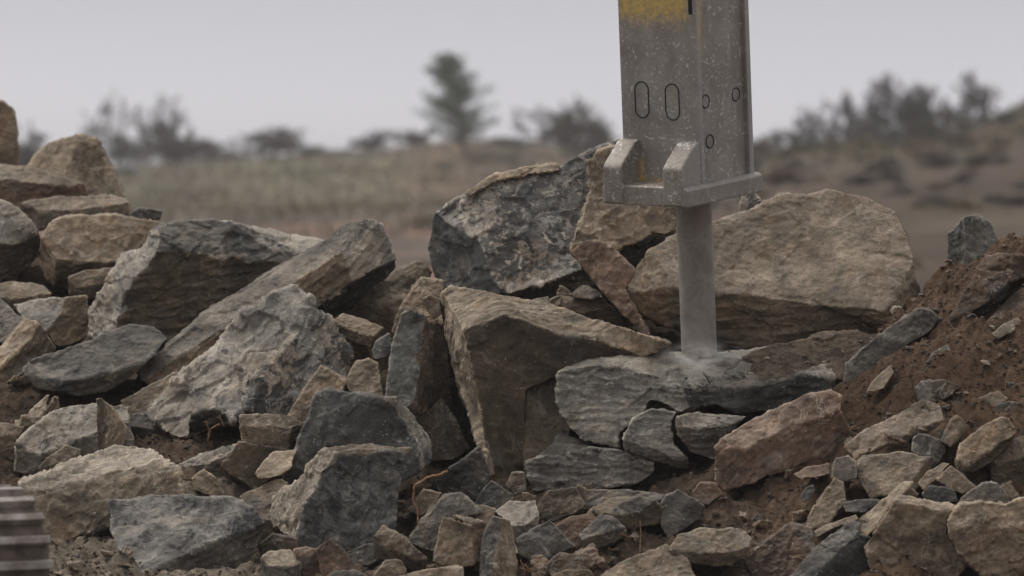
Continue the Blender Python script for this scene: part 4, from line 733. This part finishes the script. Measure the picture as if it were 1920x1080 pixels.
# ------------------------------------------------------------ roots and stalks
ROOT = plain('dry_root', (0.26, 0.15, 0.085), 0.8, 0.3, 60); STRAW = plain('straw', (0.30, 0.22, 0.12), 0.8, 0.3, 60); TW = plain('dark_twig', (0.06, 0.045, 0.035), 0.8, 0.3, 60)
def stalk(name, label, cat, mat, path, D, r0, r1, group=None, extra=()):
    bm = bmesh.new(); rg = random.Random(len(label)+len(path))
    def one(path, r0, r1):
        pts = []
        for i, t in enumerate(path):
            pts.append(np.array([t[0], t[1], t[2] if len(t) > 2 else D], float))
        pts = np.array(pts); T = np.linspace(0, len(pts)-1, (len(pts)-1)*4+1); c = np.stack([np.interp(T, range(len(pts)), pts[:, k]) for k in range(3)], 1)
        for _ in range(2): c[1:-1] = (c[:-2]+2*c[1:-1]+c[2:])/4
        w3 = [P(a, b, d) for a, b, d in c]; w3 = [p+np.array([rg.gauss(0, 1) for _ in range(3)])*r0*0.35 for p in w3]
        tube_bm(bm, w3, list(np.linspace(r0, r1, len(w3))), 6)
    one(path, r0, r1)
    for e in extra: one(e, r0*0.7, r1)
    o = bm_obj(name, bm, mat); smooth(o.data); setp(o, label, cat, group); return o
stalk('hanging_root', 'thin orange brown root hanging in the dark gap of the middle pile', 'root', ROOT, [(838, 884), (824, 891), (800, 895), (792, 903), (784, 905), (775, 917), (774, 936), (784, 958), (781, 969), (786, 987), (795, 1002), (801, 1021)], 9.42, 0.0048, 0.0026)
stalk('dry_root', 'forked dry roots curling under the mottled boulder', 'root', ROOT, [(412, 795), (398, 800), (391, 812), (390, 828)], 10.55, 0.003, 0.0015, None, [[(385, 790), (391, 803), (393, 815)], [(412, 779), (415, 790), (421, 800)]])
stalk('dry_root', 'tangle of dry roots on the dirt in front of the five sided stone', 'root', ROOT, [(985, 1058), (992, 1068), (1004, 1062), (1018, 1072)], 8.9, 0.0025, 0.001, None, [[(990, 1075), (1002, 1062), (1010, 1045)], [(978, 1066), (995, 1072), (1012, 1078)], [(975, 1050), (984, 1064), (983, 1080)], [(1018, 1048), (1005, 1057), (996, 1055)]])
stalk('grass_stalk', 'single upright dry stalk in front of the dark ridged stone', 'grass stalk', STRAW, [(1200, 976), (1202, 1000), (1199, 1038)], 9.05, 0.0009, 0.0016, None)
stalk('grass_stalk', 'bent straw coloured stalk right of the rounded tan stone', 'grass stalk', STRAW, [(1431, 973), (1416, 985), (1409, 1005)], 9.05, 0.0008, 0.0016)
stalk('grass_stalk', 'thin dry stalk on the dirt slope near the right edge', 'grass stalk', STRAW, [(1893, 690), (1886, 712), (1884, 737)], 9.75, 0.0008, 0.0014)
stalk('twig', 'short bent twig sticking up from the earth heap', 'twig', TW, [(1618, 609), (1624, 612), (1626, 631)], 10.75, 0.0028, 0.0026)
stalk('twig', 'short dark twig lying just in front of the chisel', 'twig', TW, [(1319, 698), (1325, 708), (1331, 717)], 10.48, 0.0030, 0.0028)
for p_ in [[(1140, 1028), (1150, 1031), (1160, 1026)], [(1165, 1000), (1180, 1008), (1205, 1004)]]:
    stalk('dry_root', 'thin root strand on the dirt under the dark ridged stone', 'root', ROOT, p_, 9.05, 0.0012, 0.0008, 'root strands under the dark ridged stone')

# ------------------------------------------------------------ trees and scrub on the far rise
BARK = plain('bare_wood', (0.075, 0.066, 0.062), 0.9, 0.3, 3); TWIG = plain('twigs', (0.088, 0.076, 0.072), 0.9, 0.3, 3); TWIG2 = plain('olive_twigs', (0.085, 0.078, 0.055), 0.9, 0.3, 3)
NEED = plain('pine_needles', (0.056, 0.090, 0.036), 0.8, 0.4, 3)
def seg_mesh(name, segs):
    A = np.array([s[0] for s in segs], float); B = np.array([s[1] for s in segs], float); ra = np.array([s[2] for s in segs]); rb = np.array([s[3] for s in segs])
    d = B-A; d /= np.linalg.norm(d, axis=1)[:, None]+1e-9; ref = np.where(np.abs(d[:, 2:3]) > 0.9, [[1.0, 0, 0]], [[0, 0, 1.0]]); u = np.cross(d, ref); u /= np.linalg.norm(u, axis=1)[:, None]+1e-9; v = np.cross(d, u)
    vs = []
    for Pp, r in ((A, ra), (B, rb)):
        for k in range(3): a = k*2.094; vs.append(Pp+(u*math.cos(a)+v*math.sin(a))*r[:, None])
    V = np.stack(vs, 1).reshape(-1, 3); f = np.array([(0, 1, 4, 3), (1, 2, 5, 4), (2, 0, 3, 5)])[None]+np.arange(len(segs))[:, None, None]*6
    return meshnp(name, V, f.reshape(-1, 4).tolist())
def bare_tree(px, ytop, wpx, D, label, seed, mat=None, group='bare trees and bushes on the far rise', stems=6):
    r = random.Random(seed); D = 2*D; X = (px-960)*K*D; yy = D*math.cos(PITCH); base = np.array([X, yy, float(gz([X], [yy])[0])-0.05])
    top = P(px, ytop, D/2)[2]; H = max(top-base[2], 0.4); Wd = wpx*K*D/2
    root = bpy.data.objects.new('bare_bush' if H < 1.4 else 'bare_tree', None); C.objects.link(root); root.location = base; setp(root, label, 'bush' if H < 1.4 else 'tree', group)
    trunk, twigs = [], []
    def grow(p, d, L, rr, lev):
        q = p
        for s in range(2):
            d = d+np.array([r.gauss(0, .12), r.gauss(0, .12), r.gauss(0.02, .08)]); d /= np.linalg.norm(d); n = q+d*L/2
            (trunk if lev < 2 else twigs).append((q, n, rr*(1-.25*s), rr*(.75-.2*s))); q = n
        if lev >= 5: return
        for k in range(3 if lev > 0 else 4):
            nd = d+np.array([r.gauss(0, .50), r.gauss(0, .50), r.gauss(0.02, .32)]); nd /= np.linalg.norm(nd); grow(q, nd, L*r.uniform(.5, 1.0), max(rr*.55, 0.026), lev+1)
    for k in range(stems):
        a = 6.28*k/stems+r.random(); b_ = r.uniform(.15, 1.1); d = np.array([math.cos(a)*b_, math.sin(a)*b_, 0.9]); d /= np.linalg.norm(d); grow(np.array([0, 0, 0.])+d*0.01, d, H*r.uniform(.12, .30), 0.018*H+0.015, 0)
    E = np.array([s[1] for s in twigs]); zx = np.percentile(E[:, 2], 97); wx = np.percentile(np.abs(E[:, 0]), 93); sc = np.array([Wd/wx, Wd/wx, H/zx])
    fx = lambda S_: [(a*sc, b*sc, c, d_) for a, b, c, d_ in S_]
    link('trunk', seg_mesh('trunk', fx(trunk)), BARK, root); link('crown', seg_mesh('crown', fx(twigs)), mat or TWIG, root)
for a in [(228, 214, 105, 112, 'dense bare tree, the tallest on the far left skyline', 1, None), (312, 218, 75, 116, 'open branched bare tree leaning right, beside the dense left tree', 2, None),
          (352, 262, 110, 110, 'low spreading bush right of the left bare trees', 3, None), (505, 247, 95, 116, 'round bare bush alone on the ridge, between left trees and pine', 4, None),
          (592, 282, 90, 118, 'low bush on the ridge right of the round bare bush', 5, None), (693, 252, 62, 118, 'small dark bush on the ridge left of the pine', 6, None),
          (772, 250, 55, 118, 'small bush just left of the foot of the pine', 7, None), (950, 262, 90, 116, 'low bush just right of the pine', 8, None),
          (1062, 212, 120, 108, 'broad bare bush left of the breaker', 9, None), (1118, 210, 95, 106, 'olive coloured bush touching the left of the breaker', 10, TWIG2),
          (1432, 258, 60, 112, 'small bush right of the breaker', 11, None), (1545, 218, 115, 100, 'dark bare bush, first of the right hand skyline trees', 12, None),
          (1606, 205, 60, 100, 'thin upright bare tree among the right hand bushes', 13, None), (1650, 232, 90, 96, 'low open bush between the thin upright and widest right tree', 14, None),
          (1700, 165, 130, 92, 'widest and tallest bare tree of the right skyline', 15, None), (1730, 225, 130, 90, 'low olive bush under the widest right tree', 16, TWIG2),
          (1808, 165, 85, 94, 'tall bare tree near the right edge', 17, None), (62, 262, 90, 90, 'dark bush behind the skyline boulder at the far left', 18, None), (430, 300, 70, 118, 'lowest bush on the ridge left of the round bare bush', 19, None)]:
    bare_tree(a[0], a[1], a[2], a[3], a[4], a[5], a[6])
def pine(px, ytop, wpx, D):
    r = random.Random(5); D = 2*D; X = (px-960)*K*D; yy = D*math.cos(PITCH); base = np.array([X, yy, float(gz([X], [yy])[0])-0.05]); H = P(px, ytop, D/2)[2]-base[2]; Wd = wpx*K*D/2
    root = bpy.data.objects.new('pine_tree', None); C.objects.link(root); root.location = base; setp(root, 'lone dark green conical pine tree on the ridge', 'pine tree')
    tr = [(np.array([-0.42*Wd*i/12, 0, H*i/12]), np.array([-0.42*Wd*(i+1)/12, 0, H*(i+1)/12]), 0.09*(1-i/12.5)+.01, 0.09*(1-(i+1)/12.5)+.01) for i in range(12)]; nd = []
    for i in range(125):
        t = 0.10+0.88*(i/125)**0.9; prof = (1-t)**0.52*min(1, (t+0.15)/0.33); az = r.uniform(0, 6.28); L = Wd*prof*r.choice([.55, .8, 1.0, 1.2])*r.uniform(.85, 1.15)
        d = np.array([math.cos(az), math.sin(az), 0.42]); p0 = np.array([-0.42*Wd*t, 0, t*H]); p1 = p0+d*L; tr.append((p0, p1, 0.03*(1-t)+.01, 0.006))
        for j in range(int(18+26*prof)):
            u = r.uniform(0.25, 1.05); c = p0+(p1-p0)*u+np.array([r.gauss(0, 1), r.gauss(0, 1), r.gauss(0, 1)*.7])*Wd*0.055
            e = np.array([r.gauss(0, 1), r.gauss(0, 1), r.gauss(0.5, 1)]); e /= np.linalg.norm(e); nd.append((c-e*0.06, c+e*0.06, 0.020, 0.012))
    link('trunk', seg_mesh('trunk', tr), BARK, root); link('crown', seg_mesh('crown', nd), NEED, root)
pine(874, 104, 178, 105)
# scrub: small bushes one could count, sharing a few meshes
def scrub():
    r = random.Random(11); ms = []
    for k in range(5):
        segs = []
        for j in range(260):
            a = r.uniform(0, 6.28); el = r.uniform(.1, 1.4); d = np.array([math.cos(a)*math.cos(el), math.sin(a)*math.cos(el), math.sin(el)*.75]); L = r.uniform(.5, 1); m_ = d*L*.55+np.array([r.gauss(0, .08) for _ in range(3)]); segs.append((np.array([0, 0, 0.]), m_, 0.012, .010)); segs.append((m_, d*L+np.array([r.gauss(0, .12) for _ in range(3)]), 0.014, .006))
        me = seg_mesh('dry_bush', segs); me.materials.append([TWIG, TWIG2, plain('straw_scrub', (0.20, 0.165, 0.11), .9, .3, 3), plain('russet_scrub', (0.13, 0.085, 0.065), .9, .3, 3), TWIG][k]); ms.append(me)
    n = 0
    while n < 250:
        D = r.uniform(100, 246); px = r.uniform(200, 1990)
        if n < 120: D = r.uniform(42, 170); px = r.uniform(1330, 2000)
        if 200 < px < 800 and 120 < D < 220 and r.random() < .75: continue
        X = (px-960)*K*D; o = bpy.data.objects.new('dry_bush', r.choice(ms)); C.objects.link(o); s = r.uniform(.2, .55)*(min(1.3, D/130) if px > 1300 else .9); o.location = (X, D, float(gz([X], [D])[0])-.03); o.scale = (s*1.5, s*1.5, s); o.rotation_euler = (0, 0, r.uniform(0, 6.3))
        setp(o, 'low dry bush on the blurred slope behind the rock pile', 'bush', 'low dry bushes on the far slope'); n += 1
    # pale stones on the far slope
    for i in range(26):
        px, D = [(375, 130), (405, 128), (395, 136), (602, 150), (545, 160), (640, 145)][i] if i < 6 else (r.uniform(300, 1960), r.uniform(100, 190))
        X = (px-960)*K*D; s = r.uniform(.25, .5) if i < 6 else r.uniform(.12, .4); o = bpy.data.objects.new('field_stone', r.choice(PR['t'])); C.objects.link(o); o.location = (X, D, float(gz([X], [D])[0])+s*.1); o.scale = (s, s, s); o.rotation_euler = (0, 0, r.uniform(0, 6))
        setp(o, 'pale stone lying on the blurred slope behind the rock pile', 'stone', 'pale stones on the far slope')
    rng = np.random.RandomState(3); n = 9000; D = rng.uniform(120, 250, n); px = rng.uniform(150, 2000, n); X = (px-960)*K*D; Z = gz(X, D); h = rng.uniform(.08, .28, n)
    V = []; F = []
    for k in range(4):
        a = rng.uniform(0, 6.28, n); dx, dy = np.cos(a), np.sin(a); b = len(V)*0
        V.append(np.stack([np.stack([X-dy*.03, D+dx*.03, Z], 1), np.stack([X+dy*.03, D-dx*.03, Z], 1), np.stack([X+dx*.12, D+dy*.12, Z+h], 1)], 1).reshape(-1, 3))
    V = np.concatenate(V); F = np.arange(len(V)).reshape(-1, 3).tolist(); setp(link('dry_grass', meshnp('dry_grass', V, F), plain('dry_grass', (0.17, 0.145, 0.095), .9, .35, .3)), 'dry yellowish grass tufts over the far slope', 'grass', kind='stuff')
scrub()

# ------------------------------------------------------------ dust at the chisel, air
def chips():
    r = random.Random(21)
    for i in range(46):
        a, d_ = r.uniform(0, 6.28), abs(r.gauss(0, 1)); px, py, D = 1318+math.cos(a)*(34+42*d_), 692-(math.sin(a)*(6+9*d_)), 10.62+math.sin(a)*(0.09+.1*d_)
        s = 0.006+0.016*r.random()**2; o = bpy.data.objects.new('rock_chip', r.choice(PR[r.choice('gntb')])); C.objects.link(o); o.location = P(px, py, D); o.scale = (s, s, s); o.rotation_euler = (r.random(), r.random(), r.uniform(0, 6))
        dg_loc = Vector(o.location)+Vector((0, 0, .3)); hit_, loc_, *_r = S.ray_cast(DG, dg_loc, Vector((0, 0, -1)))
        if hit_: o.location = loc_
        setp(o, 'tiny fresh rock chip lying around the foot of the chisel', 'rock chip', 'rock chips around the chisel', 'thing')
def heap_stones():
    r = random.Random(5)
    for i in range(95):
        px, py = r.uniform(1350, 1640), r.uniform(632, 706); rr = Vector(ray(px, py)).normalized(); hit_, loc_, nn, ix, ob, mx = S.ray_cast(DG, Vector(CAM), rr)
        if not hit_ or not ob.name.startswith('heap'): continue
        s = 0.006+0.030*r.random()**3; o = bpy.data.objects.new('pebble', r.choice(PR[r.choice('nbtddr')])); C.objects.link(o); o.location = loc_; o.scale = (s, s, s); o.rotation_euler = (r.random(), r.random(), r.uniform(0, 6))
        setp(o, 'small stone or crumb lying on the earth heap behind the chisel', 'stone', 'small stones on the earth heap', 'thing')
DG = bpy.context.evaluated_depsgraph_get()
chips(); heap_stones()
def dust():
    bm = bmesh.new(); bmesh.ops.create_icosphere(bm, subdivisions=3, radius=1.0); me = bpy.data.meshes.new('dust_cloud'); bm.to_mesh(me); bm.free()
    m = bpy.data.materials.new('stone_dust'); m.use_nodes = True; t = m.node_tree; t.nodes.clear(); o_ = t.nodes.new('ShaderNodeOutputMaterial'); v = t.nodes.new('ShaderNodeVolumePrincipled'); t.links.new(v.outputs[0], o_.inputs['Volume'])
    v.inputs['Color'].default_value = (0.93, 0.90, 0.87, 1); v.inputs['Anisotropy'].default_value = 0.1
    tc = t.nodes.new('ShaderNodeTexCoord'); ln = t.nodes.new('ShaderNodeVectorMath'); ln.operation = 'LENGTH'; t.links.new(tc.outputs['Object'], ln.inputs[0])
    mr = t.nodes.new('ShaderNodeMapRange'); mr.interpolation_type = 'SMOOTHSTEP'; mr.inputs['From Min'].default_value = 0.15; mr.inputs['From Max'].default_value = 0.98; mr.inputs['To Min'].default_value = 1; mr.inputs['To Max'].default_value = 0; t.links.new(ln.outputs['Value'], mr.inputs['Value'])
    nz = t.nodes.new('ShaderNodeTexNoise'); nz.inputs['Scale'].default_value = 2.6; nz.inputs['Detail'].default_value = 4; nz.inputs['Distortion'].default_value = 0.8; t.links.new(tc.outputs['Object'], nz.inputs['Vector'])
    m2 = t.nodes.new('ShaderNodeMapRange'); m2.interpolation_type = 'SMOOTHSTEP'; m2.inputs['From Min'].default_value = 0.42; m2.inputs['From Max'].default_value = 0.68; t.links.new(nz.outputs['Fac'], m2.inputs['Value'])
    mu = t.nodes.new('ShaderNodeMath'); mu.operation = 'MULTIPLY'; t.links.new(mr.outputs[0], mu.inputs[0]); t.links.new(m2.outputs[0], mu.inputs[1])
    mm = t.nodes.new('ShaderNodeMath'); mm.operation = 'MULTIPLY'; mm.inputs[1].default_value = 9.0; t.links.new(mu.outputs[0], mm.inputs[0]); t.links.new(mm.outputs[0], v.inputs['Density'])
    o = link('dust_cloud', me, m); o.location = P(1318, 672, 10.50); o.scale = (0.20, 0.17, 0.085); o.rotation_euler = (rad(8), 0, 0)
    setp(o, 'thin pale stone dust rising around the foot of the chisel', 'dust', kind='stuff')
dust()

def haze():
    bm = bmesh.new(); box(bm, (-2600, -60, -14), (2600, 2800, 9.5)); me = bpy.data.meshes.new('haze'); bm.to_mesh(me); bm.free()
    m = bpy.data.materials.new('haze'); m.use_nodes = True; t = m.node_tree; t.nodes.clear(); o_ = t.nodes.new('ShaderNodeOutputMaterial'); v = t.nodes.new('ShaderNodeVolumePrincipled'); t.links.new(v.outputs[0], o_.inputs['Volume'])
    v.inputs['Color'].default_value = (0.88, 0.86, 0.88, 1); v.inputs['Density'].default_value = 0.0006
    setp(link('haze', me, m), kind='stuff')
haze()
